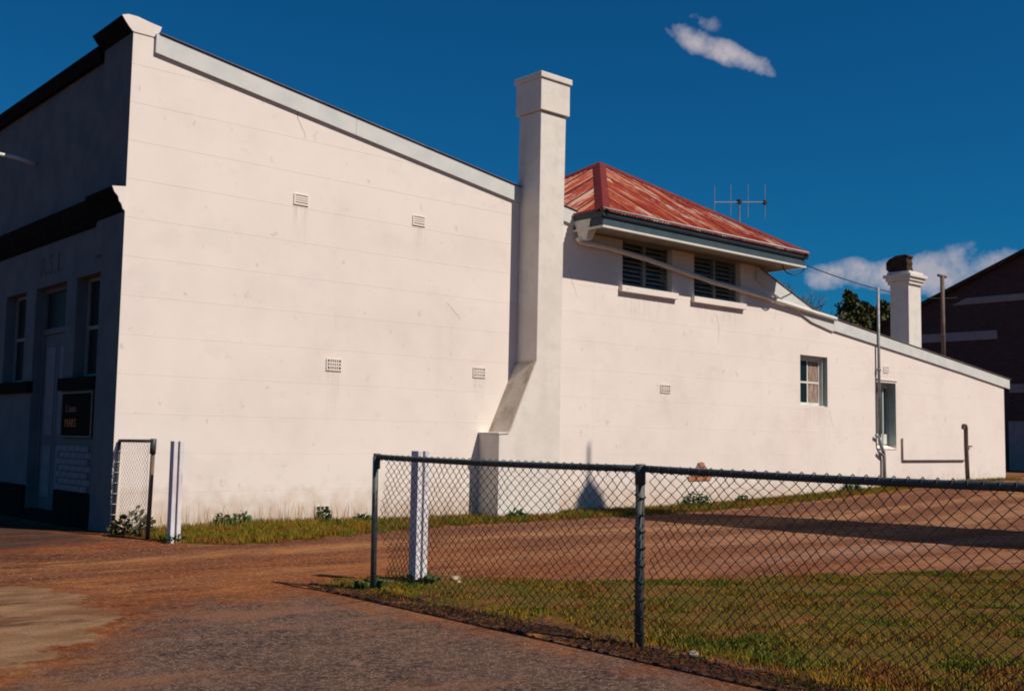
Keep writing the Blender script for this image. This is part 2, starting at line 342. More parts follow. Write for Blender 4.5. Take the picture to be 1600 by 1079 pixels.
class NT:
    """small node-building helper bound to one material"""
    def __init__(s, mt): s.t = mt.node_tree; s.P = s.t.nodes['Principled BSDF']; s.tc = s.t.nodes.new('ShaderNodeTexCoord')
    def nz(s, sc, stretch=(1, 1, 1), det=7, rot=0, loc=0, rough=.62):
        mp = s.t.nodes.new('ShaderNodeMapping'); mp.inputs['Scale'].default_value = stretch; mp.inputs['Rotation'].default_value = (0, 0, rot); mp.inputs['Location'].default_value = (loc, loc, 0)
        s.t.links.new(s.tc.outputs['Object'], mp.inputs[0])
        n = s.t.nodes.new('ShaderNodeTexNoise'); n.inputs['Scale'].default_value = sc; n.inputs['Detail'].default_value = det; n.inputs['Roughness'].default_value = rough
        s.t.links.new(mp.outputs[0], n.inputs['Vector']); return n.outputs['Fac']
    def rg(s, v, a, b, c=1.0, d=0.0):
        r = s.t.nodes.new('ShaderNodeMapRange'); r.inputs[1].default_value = a; r.inputs[2].default_value = b; r.inputs[4].default_value = c; r.inputs[3].default_value = d
        s.t.links.new(v, r.inputs[0]); return r.outputs[0]
    def mix(s, f, a, b):
        x = s.t.nodes.new('ShaderNodeMix'); x.data_type = 'RGBA'; s.t.links.new(f, x.inputs[0])
        for i, q in ((6, a), (7, b)):
            if isinstance(q, tuple): x.inputs[i].default_value = (*q, 1)
            else: s.t.links.new(q, x.inputs[i])
        return x.outputs[2]
    def math(s, op, a, b):
        n = s.t.nodes.new('ShaderNodeMath'); n.operation = op
        for i, q in ((0, a), (1, b)):
            if isinstance(q, (int, float)): n.inputs[i].default_value = q
            else: s.t.links.new(q, n.inputs[i])
        return n.outputs[0]
    def bump(s, h, st, dist):
        b = s.t.nodes.new('ShaderNodeBump'); b.inputs['Strength'].default_value = st; b.inputs['Distance'].default_value = dist
        s.t.links.new(h, b.inputs['Height']); s.t.links.new(b.outputs[0], s.P.inputs['Normal'])
def dirt_color(k):
    nz, rg, mixc = k.nz, k.rg, k.mix
    sep = k.t.nodes.new('ShaderNodeSeparateXYZ'); k.t.links.new(k.tc.outputs['Object'], sep.inputs[0])
    yard = mixc(rg(nz(1.0, (.22, 1.5, 1), rot=.25), .42, .60), (.19, .070, .036), (.31, .135, .070))
    yard = mixc(rg(nz(1.4, (.16, 1.7, 1), rot=.3, loc=7), .53, .62, .85), yard, (.085, .032, .024))
    yard = mixc(rg(nz(.9, (.25, 1.6, 1), rot=.22, loc=17), .56, .66, .85), yard, (.37, .20, .13))
    wob = k.math('ADD', sep.outputs['Y'], k.math('MULTIPLY', k.math('SUBTRACT', nz(.6, (.4, 1, 1), loc=41), .5), 1.9))
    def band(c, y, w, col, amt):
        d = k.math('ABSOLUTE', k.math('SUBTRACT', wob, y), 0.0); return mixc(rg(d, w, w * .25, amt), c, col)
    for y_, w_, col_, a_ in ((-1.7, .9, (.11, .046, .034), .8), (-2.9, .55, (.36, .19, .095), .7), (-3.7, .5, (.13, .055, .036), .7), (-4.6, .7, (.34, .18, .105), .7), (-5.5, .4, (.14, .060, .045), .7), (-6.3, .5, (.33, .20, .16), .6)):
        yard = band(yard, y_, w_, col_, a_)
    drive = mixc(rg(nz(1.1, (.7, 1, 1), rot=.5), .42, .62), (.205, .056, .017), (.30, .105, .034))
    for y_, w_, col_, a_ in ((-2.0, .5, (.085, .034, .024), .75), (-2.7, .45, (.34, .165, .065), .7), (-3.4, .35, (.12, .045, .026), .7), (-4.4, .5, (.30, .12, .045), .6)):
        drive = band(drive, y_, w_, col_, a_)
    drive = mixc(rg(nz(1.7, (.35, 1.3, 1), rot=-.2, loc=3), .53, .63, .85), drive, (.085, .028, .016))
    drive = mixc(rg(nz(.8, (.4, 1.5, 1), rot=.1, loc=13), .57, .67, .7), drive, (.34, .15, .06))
    c = mixc(rg(sep.outputs['X'], 1.5, 7.0), drive, yard)
    c = mixc(rg(nz(3.2, (.5, 1.2, 1), loc=9), .48, .64, .6), c, (.095, .038, .024))
    c = mixc(rg(nz(9, (.6, 1.2, 1), loc=19), .52, .66, .6), c, (.075, .030, .020))
    c = mixc(rg(nz(22), .50, .62, .6), c, (.38, .19, .10))
    c = mixc(rg(nz(60, loc=5), .50, .66, .6), c, (.05, .022, .016))
    return c
def groundmat():
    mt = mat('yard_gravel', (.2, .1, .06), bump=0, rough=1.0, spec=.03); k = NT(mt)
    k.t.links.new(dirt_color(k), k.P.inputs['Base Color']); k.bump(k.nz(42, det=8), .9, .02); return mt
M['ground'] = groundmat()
def pavemat(name, kind):
    mt = mat(name, (.1, .07, .06), bump=0, rough=1.0, spec=.05); k = NT(mt); dirt = dirt_color(k)
    at = k.t.nodes.new('ShaderNodeAttribute'); at.attribute_name = 'edge'
    nz, rg, mix = k.nz, k.rg, k.mix
    if kind == 'asphalt':
        c = mix(rg(nz(2.1, det=9, rough=.7), .42, .58), (.062, .041, .036), (.135, .080, .060))
        c = mix(rg(nz(32, det=5, rough=.75), .47, .58, .9), c, (.27, .165, .12))
        c = mix(rg(nz(75, det=3, loc=4), .52, .62, .8), c, (.028, .019, .018))
        c = mix(rg(nz(1.5, (.45, 1.4, 1), rot=.9, loc=21, det=9), .54, .62, .8), c, (.24, .115, .065))
        c = mix(rg(nz(5.5, (.8, 1.3, 1), rot=.9, loc=2, det=8), .58, .68, .7), c, (.26, .15, .11))
        amp, soft = 1.5, .55
    elif kind == 'dark':
        c = mix(rg(nz(2.2, (.6, 1, 1), det=9), .42, .58), (.055, .032, .027), (.11, .050, .032))
        c = mix(rg(nz(1.6, (.5, 1.2, 1), loc=8, det=9), .52, .62, .85), c, (.19, .060, .024))
        c = mix(rg(nz(45, det=4), .50, .64, .6), c, (.19, .10, .065)); c = mix(rg(nz(70, det=3, loc=4), .52, .62, .7), c, (.028, .018, .016))
        amp, soft = 1.8, .6
    else:
        c = mix(rg(nz(2.8, (.7, 1.3, 1), det=9), .42, .60), (.24, .135, .068), (.36, .21, .115))
        c = mix(rg(nz(1.9, (.5, 1.6, 1), rot=.4, loc=8, det=9), .55, .62, .85), c, (.075, .042, .032))
        c = mix(rg(nz(1.1, (.5, 1.3, 1), loc=18, det=8), .50, .62, .7), c, (.19, .075, .035))
        c = mix(rg(nz(50, det=4), .50, .64, .5), c, (.12, .07, .05))
        amp, soft = 1.3, .08
    e = k.math('ADD', at.outputs['Fac'], k.math('MULTIPLY', k.math('SUBTRACT', nz(3.4, det=9, loc=33, rough=.68), .5), amp))
    f = rg(e, 0.0, soft)
    k.t.links.new(mix(f, dirt, c), k.P.inputs['Base Color']); k.bump(k.nz(48, det=8, rough=.7), 1.0, .022); return mt
M['asphalt'] = pavemat('old_asphalt', 'asphalt'); M['asphalt2'] = pavemat('dark_asphalt', 'dark'); M['concrete'] = pavemat('worn_concrete', 'concrete')
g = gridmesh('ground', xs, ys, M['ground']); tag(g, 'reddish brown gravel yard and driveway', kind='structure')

def sheet(name, poly, dz, m, label=None, cell=.12, border=.35, solid=()):
    """thin paving sheet: grid cells inside the outline, feathered down to the dirt at its edge ('edge' = distance to the outline)"""
    P = np.array(poly, float); x0, y0 = P.min(0) - border; x1, y1 = P.max(0) + border
    gx = np.arange(x0, x1 + cell, cell); gy = np.arange(y0, y1 + cell, cell); X, Y = np.meshgrid(gx, gy)
    D = np.full(X.shape, 1e9); inside = np.zeros(X.shape, bool); n = len(P)
    for i in range(n):
        ax_, ay_ = P[i]; bx_, by_ = P[(i + 1) % n]; dx, dy = bx_ - ax_, by_ - ay_
        t = np.clip(((X - ax_) * dx + (Y - ay_) * dy) / (dx * dx + dy * dy), 0, 1)
        D = np.minimum(D, np.hypot(X - ax_ - t * dx, Y - ay_ - t * dy))
        cr = ((ay_ > Y) != (by_ > Y)) & (X < (bx_ - ax_) * (Y - ay_) / (by_ - ay_ + 1e-12) + ax_); inside ^= cr
    D = np.where(inside, D, -D)
    Z = H(X, Y) + np.clip((D + border) / .3, 0, 1) * dz - .004 * (D < -border + .02)
    for lim in solid: D = np.where(lim(X, Y), np.maximum(D, 1.5), D)
    nx = len(gx); i = np.arange(nx - 1)[None, :] + np.arange(len(gy) - 1)[:, None] * nx
    keep = (np.minimum(np.minimum(D[:-1, :-1], D[1:, :-1]), np.minimum(D[:-1, 1:], D[1:, 1:])) > -border)
    F = np.stack([i, i + 1, i + 1 + nx, i + nx], -1)[keep]
    used = np.unique(F); remap = np.full(X.size, -1); remap[used] = np.arange(len(used))
    V = np.stack([X, Y, Z], -1).reshape(-1, 3)[used]
    o = fastmesh(name, V, remap[F].ravel(), 4, m); a = o.data.attributes.new('edge', 'FLOAT', 'POINT'); a.data.foreach_set('value', D.ravel()[used].astype(np.float32))
    o.data.polygons.foreach_set('use_smooth', [True] * len(o.data.polygons)); return tag(o, label, kind='structure')
sheet('footpath', [(-.36, -6.0), (-.69, -5.49), (-1.07, -5.72), (-1.3, -5.49), (-1.75, -5.52), (-2.1, -5.84), (-2.42, -6.25), (-2.69, -6.62), (-3.14, -7.18),
                   (-3.6, -7.55), (-4.6, -7.9), (-9, -8.2), (-9, -17.5), (-.25, -17.5), (-.25, -12), (-.25, -8)],
      .014, M['asphalt'], label='dark worn asphalt footpath in front of the wire fence', cell=.08)
sheet('asphalt_apron', [(-.02, -.12), (-.02, -1.05), (-.46, -1.12), (-1.32, -1.55), (-1.91, -2.35), (-2.6, -3.0), (-5, -3.4), (-9, -3.6), (-9, 5.9), (-.02, 5.9)], .013, M['asphalt2'],
      label='dark asphalt apron beside the shaded front of the hall', cell=.1)
sheet('concrete_pad', [(-2.20, -6.02), (-2.22, -5.3), (-2.05, -4.75), (-2.2, -4.2), (-2.55, -3.9), (-6, -3.8), (-9, -3.9), (-9, -8.25), (-4.6, -7.95), (-3.6, -7.6), (-3.15, -7.15), (-2.66, -6.6)],
      .022, M['concrete'], label='pale worn concrete crossing', cell=.06, border=.3)
sheet('road', [(-9.4, -60), (-9.4, 60), (-24, 60), (-24, -60)], .006, M['asphalt2'], label='unseen dark asphalt road added beyond the footpath to cut bounce light', cell=.5)  # out of view, added so less light bounces onto the shaded wall
sheet('unseen_lawn', [(.8, -18), (9.4, -11.6), (60, -11.6), (60, -60), (-9, -60), (-9, -18), (-.5, -18)], .004, M['turf'], label='unseen grass block added right of the yard to cut bounce light', cell=.5)  # unseen dark ground, added to lower the bounce from the right
# verge turf under the fence and grass strip along the wall
def strip(name, ys_, xl, xr, m, dz, label, nx=24):
    V = []; F = []
    for j, y in enumerate(ys_):
        for i in range(nx + 1):
            t = i / nx; x = xl(y) + (xr(y) - xl(y)) * t
            ed = min(t, 1 - t) * 10
            V.append((x, y, hz(x, y) + (dz + .02 * math.sin(x * 5 + y * 3.7) * math.sin(y * 4.1)) * min(1, ed) - .006 * (ed < .05)))
    n = nx + 1
    for j in range(len(ys_) - 1):
        for i in range(nx): F.append((j * n + i, j * n + i + 1, (j + 1) * n + i + 1, (j + 1) * n + i))
    mb = MB(); mb.v = V; mb.f = F
    return tag(mb.build(name, m, smooth=True), label, kind='structure')
VX = np.array([.15, .55, .95, 1.5, 2.17, 3.42, 4.85, 6.16, 9, 14, 19]); VY = np.array([-5.2, -5.33, -5.63, -6.29, -6.84, -7.32, -7.83, -8.45, -9.2, -10.3, -18])
def verge_r(y): return float(np.interp(-y, -VY, VX)) + .06 * math.sin(y * 9) + .04 * math.sin(y * 23)
def verge_l(y): return -.02 + .05 * math.sin(y * 6.1) - .02 * math.sin(y * 17)
vy = [-5.2 - .07 * i for i in range(150)]
strip('verge', vy, verge_l, verge_r, M['turf'], .03, 'patchy green and yellow grass verge behind the wire fence')
strip('soil_border', vy[1:], lambda y: -.36 + .05 * math.sin(y * 3.3) + .04 * math.sin(y * 11) + .02 * math.sin(y * 31), lambda y: verge_l(y) + .05, M['soil'], .016, 'dark soil and leaf litter edging under the fence', nx=6)
SX = np.array([.12, .23, .53, 1.09, 1.91, 2.78, 4.45, 6.25, 7.93, 11, 15, 20, 25.5]); SY = np.array([-.4, -1.45, -1.80, -2.0, -1.80, -1.62, -1.15, -1.15, -1.10, -1.0, -.85, -.6, -.4])
def strip_edge(x): return float(np.interp(x, SX, SY)) + .07 * math.sin(x * 5.2) + .05 * math.sin(x * 13)
sv = []; sf = []; nxx = 220
for i in range(nxx):
    x = .12 + (25.4 - .12) * (i / (nxx - 1)) ** 1.3
    for j in range(7):
        y = -.0 + strip_edge(x) * j / 6
        sv.append((x, y, hz(x, y) + (.02 if 0 < j < 6 else (.03 if j == 0 else -.005))))
for i in range(nxx - 1):
    for j in range(6): sf.append((i * 7 + j, i * 7 + j + 1, i * 7 + j + 8, i * 7 + j + 7))
mb = MB(); mb.v = sv; mb.f = sf; tag(mb.build('wall_verge', M['turf'], smooth=True), 'thin strip of turf along the foot of the white wall', kind='structure')

# ------------------------------------------------------------------ hall
hall = thing('hall_building', 'long white rendered hall with sloping parapet, tall chimney and red pyramid roof', 'building')
def top(x):
    pts = [(0, 6.42), (.26, 6.42), (.27, 6.40), (8.55, 5.17), (8.551, 5.12), (13.549, 5.12), (13.55, 4.80), (15.36, 4.17), (16.2, 4.02), (25, 3.05)]
    return float(np.interp(x, [p[0] for p in pts], [p[1] for p in pts]))
holes = [(9.28, 10.69, 4.10, 4.96), (11.35, 12.85, 4.10, 4.96), (14.98, 16.05, 2.05, 3.19), (18.13, 19.02, 1.15, 2.74)]
xb = sorted({0, .26, .27, 8.55, 8.551, 13.549, 13.55, 15.36, 16.2, 24.87} | {h[0] for h in holes} | {h[1] for h in holes} | {float(v) for v in range(1, 25)})
g_ = .003
def clip(poly, f):
    out = []
    for i in range(len(poly)):
        a = poly[i]; b = poly[(i + 1) % len(poly)]; fa = f(a); fb = f(b)
        if fa >= 0: out.append(a)
        if fa * fb < 0:
            t = fa / (fa - fb); out.append((a[0] + (b[0] - a[0]) * t, a[1] + (b[1] - a[1]) * t))
    return out
mb = MB()
for i in range(len(xb) - 1):
    x0, x1 = xb[i], xb[i + 1]
    if x1 - x0 < .01: continue
    t0 = top(x0 + 1e-4); t1 = top(x1 - 1e-4)
    hs = [h for h in holes if h[0] <= x0 + 1e-6 and h[1] >= x1 - 1e-6]
    zc = {-.4, 7.0}
    for k in range(0, 14):
        z = k * .5
        if k == 0: continue
        zc |= {z - g_, z, z + g_}
    for h in hs: zc |= {h[2], h[3]}
    zc = sorted(zc)
    for a, b in zip(zc, zc[1:]):
        if any(h[2] <= a + 1e-6 and h[3] >= b - 1e-6 for h in hs): continue
        p = clip([(x0, a), (x1, a), (x1, b), (x0, b)], lambda q: (t0 + (t1 - t0) * (q[0] - x0) / (x1 - x0)) - q[1])
        if len(p) < 3: continue
        def dep(z):
            k = round(z / .5)
            return .003 if (abs(z - k * .5) < 1e-6 and k > 0 and z < 6.9) else 0.0
        mb.add([(q[0], dep(q[1]), q[1]) for q in p], [tuple(range(len(p)))])
# reveals
for h in holes:
    x0, x1, z0, z1 = h; d = .30
    mb.add([(x0, 0, z0), (x0, 0, z1), (x0, d, z1), (x0, d, z0), (x1, 0, z0), (x1, 0, z1), (x1, d, z1), (x1, d, z0)], [(0, 1, 2, 3), (4, 5, 6, 7), (1, 2, 6, 5), (0, 3, 7, 4)])
wall = mb.build('side_wall', M['white'], hall)
# body behind the wall: rear and end walls, interior kept dark
b = MB(); b.box(24.55, 24.87, .01, 5.0, -.3, 3.02); b.box(.3, 24.5, 6.7, 7.0, -.4, 2.9); b.build('end_wall', M['white'], hall)
b = MB(); b.box(8.55, 13.55, 4.4, 4.7, 3.0, 5.1); b.box(8.55, 8.8, .32, 4.4, 3.5, 5.1); b.box(13.3, 13.549, .32, 4.4, 3.5, 5.1); b.build('upper_room_wall', M['white'], hall)
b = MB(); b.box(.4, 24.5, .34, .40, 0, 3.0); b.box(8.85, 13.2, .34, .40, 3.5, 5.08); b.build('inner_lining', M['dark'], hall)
# parapet at the front with pilaster cap and coping
b = MB(); b.prism([(-.16, 6.60), (-.08, 6.63), (.05, 6.63), (.20, 6.60), (.37, 6.575), (.345, 6.50), (.29, 6.45), (.27, 6.42), (0, 6.42), (-.02, 6.43), (-.06, 6.47), (-.11, 6.53)], 'y', -.012, .0)
b.build('pilaster_cap_end', M['white'], hall)
b = MB(); b.prism([(-.16, 6.60), (-.08, 6.63), (.05, 6.63), (.20, 6.60), (.37, 6.575), (.345, 6.50), (.27, 6.42), (0, 6.42), (-.06, 6.47), (-.11, 6.53)], 'y', .0, 1.03)
b.build('pilaster_cap', M['black'], hall)
b = MB(); b.prism([(-.09, 6.47), (-.05, 6.50), (.33, 6.50), (.33, 6.32), (-.03, 6.30), (-.06, 6.38)], 'y', 1.03, 7.1); b.build('coping', M['black'], hall)
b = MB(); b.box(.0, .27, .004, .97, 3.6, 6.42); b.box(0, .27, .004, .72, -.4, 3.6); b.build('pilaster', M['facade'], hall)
# facade wall with openings (plane x = .05, between pilasters)
fh = [(.77, 1.71, 2.0, 3.39), (2.11, 3.43, -.05, 3.39), (3.87, 4.87, 2.0, 3.39), (5.32, 6.3, 2.0, 3.39)]
yb = sorted({.72, .97, 7.1} | {h[0] for h in fh} | {h[1] for h in fh}); mb = MB(); X0 = .045
for y0, y1 in zip(yb, yb[1:]):
    hs = [h for h in fh if h[0] <= y0 + 1e-6 and h[1] >= y1 - 1e-6]
    zc = sorted({-.5, 6.32} | {z for h in hs for z in (h[2], h[3])})
    for a, bb in zip(zc, zc[1:]):
        if any(h[2] <= a + 1e-6 and h[3] >= bb - 1e-6 for h in hs): continue
        mb.add([(X0, y0, a), (X0, y1, a), (X0, y1, bb), (X0, y0, bb)], [(0, 1, 2, 3)])
for y0, y1, z0, z1 in fh:
    d = X0 + .22
    mb.add([(X0, y0, z0), (X0, y0, z1), (d, y0, z1), (d, y0, z0), (X0, y1, z0), (X0, y1, z1), (d, y1, z1), (d, y1, z0)], [(0, 1, 2, 3), (4, 5, 6, 7), (1, 2, 6, 5), (0, 3, 7, 4)])
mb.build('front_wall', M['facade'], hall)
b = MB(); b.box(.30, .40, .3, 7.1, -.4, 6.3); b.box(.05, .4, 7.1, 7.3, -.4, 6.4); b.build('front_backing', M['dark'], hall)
# cornice band
b = MB(); prof = [(X0, 4.02), (-.02, 4.06), (-.03, 4.12), (-.08, 4.18), (-.10, 4.28), (-.12, 4.36), (X0, 4.37)]
b.prism(prof, 'y', .95, 7.1); b.build('cornice', M['black'], hall)
prof2 = [(0, 4.07), (-.035, 4.10), (-.055, 4.16), (-.085, 4.19), (-.10, 4.25), (-.15, 4.30), (-.18, 4.37), (0, 4.39)]
b = MB(); b.prism(prof2, 'y', 0.0, .95); b.build('cornice_return', M['black'], hall)
b = MB(); b.prism(prof2, 'y', -.012, 0.0); b.build('cornice_end', M['white'], hall)
b = MB(); b.box(-.02, X0 + .02, .722, 2.11, 1.83, 2.0); b.box(-.02, X0 + .02, 3.43, 7.0, 1.83, 2.0); b.build('sill_band', M['black'], hall)
b = MB(); b.box(.0, .28, 2.10, 3.44, -.3, .12); b.build('door_step', M['black'], hall)
for ya, yb_ in ((.724, 2.098), (3.442, 7.0)):
    b = MB(); b.box(-.005, X0 - .001, ya, yb_, -.4, .46); b.build('plinth', M['black'], hall)
# front windows and door
def fwin(y0, y1, z0, z1):
    w = MB(); t = .05; x0, x1 = .20, .25
    w.box(x0, x1, y0, y0 + t, z0, z1); w.box(x0, x1, y1 - t, y1, z0, z1); w.box(x0, x1, y0 + t, y1 - t, z0, z0 + t); w.box(x0, x1, y0 + t, y1 - t, z1 - t, z1)
    w.box(x0 + .005, x1, y0 + t, y1 - t, (z0 + z1) / 2 - .025, (z0 + z1) / 2 + .025)
    o = w.build('window', M['slat'], hall)
    for za, zb in ((z0 + t, (z0 + z1) / 2 - .025), ((z0 + z1) / 2 + .025, z1 - t)):
        p = MB(); p.box(.228, .235, y0 + t, y1 - t, za, zb); p.build('pane', M['shopglass'], o)
for y0, y1, z0, z1 in (fh[0], fh[2], fh[3]): fwin(y0 + .002, y1 - .002, z0 + .002, z1 - .002)
w = MB(); w.box(.17, .24, 2.112, 2.18, .12, 3.388); w.box(.17, .24, 3.36, 3.428, .12, 3.388); w.box(.17, .24, 2.18, 3.36, 2.70, 2.78); w.box(.17, .24, 2.18, 3.36, 3.32, 3.388)
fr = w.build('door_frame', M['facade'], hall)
p = MB(); p.box(.21, .22, 2.18, 3.36, 2.78, 3.32); p.build('transom_pane', M['shopglass'], fr)
for y0, y1 in ((2.185, 2.765), (2.775, 3.355)):
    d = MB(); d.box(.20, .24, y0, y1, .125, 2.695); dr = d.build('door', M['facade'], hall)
    for za, zb in ((.3, 1.05), (1.2, 2.5)):
        q = MB(); q.box(.188, .20, y0 + .1, y1 - .1, za, zb); q.build('door_panel', M['paintbrick'], dr, bevel=.006)
# sign with two rows of lettering
sg = MB(); sg.box(.0, X0 - .002, .78, 1.93, 1.19, 1.80); sign = sg.build('sign_board', M['sign'], hall)
sg = MB()
for a in ((.78, 1.93, 1.78, 1.80), (.78, 1.93, 1.19, 1.21), (.78, .80, 1.21, 1.78), (1.91, 1.93, 1.21, 1.78)): sg.box(-.015, -.0, *a)
sg.build('sign_frame', M['soffit'], sign)
def text(body, y, z, size, mt, x, name, parent, sx=1.0):
    c = bpy.data.curves.new(name, 'FONT'); c.body = body; c.size = size; c.extrude = .003; c.resolution_u = 3
    o = bpy.data.objects.new('tmp', c); COL.objects.link(o); dg = bpy.context.evaluated_depsgraph_get(); dg.update()
    me = bpy.data.meshes.new_from_object(o.evaluated_get(dg)); COL.objects.unlink(o); bpy.data.objects.remove(o)
    me.transform(Matrix(((0, 0, -1, x), (-sx, 0, 0, y), (0, 1, 0, z), (0, 0, 0, 1))))
    me.materials.clear(); me.materials.append(mt); ob = bpy.data.objects.new(name, me); COL.objects.link(ob); ob.parent = parent; return ob
for ch, y in (('L', 1.76), ('i', 1.66), ('o', 1.60), ('n', 1.51), ('s', 1.42)): text(ch, y, 1.53, .15, M['pinkp'], -.004, 'letter', sign)
for ch, y in (('M', 1.78), ('A', 1.64), ('R', 1.53), ('S', 1.42)): text(ch, y, 1.33, .16, M['orange'], -.004, 'letter', sign)
for ch, y in (('R', 3.30), ('.', 3.08), ('S', 2.93), ('.', 2.70), ('L', 2.56)): text(ch, y, 3.56, .42, M['rsl'], X0 - .004, 'letter', hall)
# painted brick panel under the sign
bk = MB(); bk.box(.02, X0 - .002, .722, 2.10, .462, 1.17); mort = bk.build('brick_panel', M['mortar'], hall)
bme = MB().box(-.012, .012, -.112, .112, -.0375, .0375); bproto = bme.build('brick', M['paintbrick'], mort, bevel=0); first = True
for r in range(7):
    z = .51 + r * .088
    off = 0 if r % 2 else .12
    for k in range(6):
        y = .86 + off + k * .236
        if y > 2.05 - .06: continue
        o = bproto if first else bproto.copy()
        if not first: COL.objects.link(o); o.parent = mort
        first = False
        o.location = (.008 + random.uniform(-.004, .004), y, z); o.rotation_euler = (random.uniform(-.01, .01), 0, random.uniform(-.01, .01))
# lamp bracket on the front
b = MB(); b.tube([(.03, 3.75, 5.36), (-.25, 3.78, 5.42), (-.6, 3.82, 5.44), (-1.0, 3.86, 5.40), (-1.35, 3.9, 5.33)], .032, 10); br = b.build('lamp_bracket', M['trim'], hall, smooth=True)
b = MB(); b.tube([(-1.32, 3.9, 5.34), (-1.5, 3.92, 5.25), (-1.6, 3.92, 5.12)], [.05, .12, .17], 14); b.build('lamp_shade', M['trim'], br, smooth=True)
# barge boards and roof sheets
def slopeboard(pts, h, y0, y1, m, name, dz=0):
    for (a, b_) in zip(pts, pts[1:]):
        q = MB(); q.prism([(a[0], a[1] + dz), (b_[0] - .004, b_[1] + dz), (b_[0] - .004, b_[1] - h + dz), (a[0], a[1] - h + dz)], 'y', y0, y1); q.build(name, m, hall)
slopeboard([(.29, 6.465), (3.4, 5.99), (6.66, 5.495), (8.5, 5.215)], .255, -.045, -.002, M['barge'], 'barge_board')
slopeboard([(13.35, 4.93), (15.40, 4.22), (16.25, 4.07)], .29, -.045, -.002, M['barge'], 'barge_board')
slopeboard([(16.25, 4.07), (19.2, 3.765), (22.3, 3.44), (25.15, 3.12)], .26, -.045, -.002, M['barge'], 'barge_board')
def corr(name, pa, pb, depth, y0=-.07, m=None, pitch=.076):
    """corrugated skillion sheet between two points of the x-z profile; ribs run down the slope, waves across y"""
    n = int(depth / pitch * 4); V = []; F = []
    a = Vector((pa[0], 0, pa[1])); b_ = Vector((pb[0], 0, pb[1]))
    for j in range(n + 1):
        y = y0 + depth * j / n; w = .009 * math.sin(2 * math.pi * (y - y0) / pitch)
        for p in (a, b_):
            V.append((p.x, y, p.z + w + .018)); 
        for p in (a, b_):
            V.append((p.x, y, p.z + w + .012))
    for j in range(n):
        o = j * 4; F += [(o, o + 1, o + 5, o + 4), (o + 2, o + 6, o + 7, o + 3)]
    F += [(0, 2, 3, 1), (4 * n, 4 * n + 1, 4 * n + 3, 4 * n + 2)]
    mb = MB(); mb.v = V; mb.f = F; return mb.build(name, m or M['roofedge'], hall)
corr('roof_sheet', (.34, 6.46), (6.7, 5.49), 7.0); corr('roof_sheet', (6.7, 5.49), (8.56, 5.205), 7.0)
corr('roof_sheet', (13.4, 4.92), (15.40, 4.225), 5.2); corr('roof_sheet', (15.40, 4.225), (16.25, 4.075), 5.2); corr('roof_sheet', (16.25, 4.075), (25.2, 3.12), 5.2)
# tall chimney with its offset fireplace stack
b = MB(); b.prism([(5.92, -.4), (5.92, 1.34), (6.14, 1.35), (6.70, 2.52), (6.715, 5.0), (6.72, 6.73), (7.30, 6.73), (7.28, 5.0), (7.26, 2.5), (7.26, -.4)], 'y', -.50, .04)
chim = b.build('chimney', M['white2'], hall, bevel=.009)
b = MB(); b.prism([(6.125, 1.352), (6.115, 1.358), (6.685, 2.54), (6.705, 2.53)], 'y', -.503, .03); b.build('weathered_slope', M['stained'], chim)
b = MB(); b.prism([(5.90, 1.335), (5.90, 1.36), (6.13, 1.368), (6.13, 1.35)], 'y', -.515, .03); b.build('ledge', M['white2'], chim)
b = MB(); b.box(6.675, 7.345, -.545, .085, 6.74, 7.28); b.build('chimney_head', M['white2'], chim, bevel=.008)
b = MB(); b.box(6.645, 7.375, -.575, .115, 7.282, 7.385); b.build('chimney_cap', M['white2'], chim, bevel=.012)
# upper room eave, gutter, soffit, pyramid roof
EX0, EX1, EY0, EY1 = 7.94, 14.17, -.78, 5.45
b = MB(); b.box(EX0 + .10, EX1 - .10, EY0 + .10, EY1 - .1, 4.945, 4.98); b.build('soffit', M['soffit'], hall)
b = MB(); th = .03
for a in ((EX0 + .07, EX1 - .07, EY0 + .07, EY0 + .10), (EX0 + .07, EX0 + .10, EY0 + .10, EY1 - .07), (EX1 - .10, EX1 - .07, EY0 + .10, EY1 - .07), (EX0 + .1, EX1 - .1, EY1 - .1, EY1 - .07)):
    b.box(*a, 4.95, 5.20)
b.build('fascia', M['eave'], hall)
b = MB(); b.box(EX0 + .05, EX1 - .05, EY0 + .045, EY0 + .10, 4.915, 4.948); b.build('soffit_trim', M['trim'], hall)
for xa in (EX0 + .045, EX1 - .10):
    b = MB(); b.box(xa, xa + .055, EY0 + .10, EY1 - .05, 4.915, 4.948); b.build('soffit_trim', M['trim'], hall)
def gutter(ax, a0, a1, e, sgn):
    # quad section: e is the outer line; sgn the direction toward the fascia
    pr = [(e, 5.225), (e, 5.20), (e + sgn * .012, 5.19), (e + sgn * .02, 5.13), (e + sgn * .04, 5.10), (e + sgn * .068, 5.10), (e + sgn * .068, 5.115), (e + sgn * .045, 5.118), (e + sgn * .03, 5.14), (e + sgn * .018, 5.21), (e + sgn * .018, 5.235), (e, 5.235)]
    q = MB(); q.prism(pr, ax, a0, a1); return q.build('gutter', M['eave'], hall)
L = (EX1 - EX0)
for k in range(3): gutter('x', EX0 + L * k / 3 + .004 * (k > 0), EX0 + L * (k + 1) / 3, EY0, 1)
gutter('y', EY0 + .004, EY1, EX0, 1); gutter('y', EY0 + .004, EY1, EX1, -1)
b = MB(); b.tube([(EX0 + .01, EY0 + .004, 5.238), (EX1 - .01, EY0 + .004, 5.238)], .011, 6); b.build('gutter_bead', M['barge'], hall, smooth=True)
AP = Vector((11.055, 2.335, 7.12))
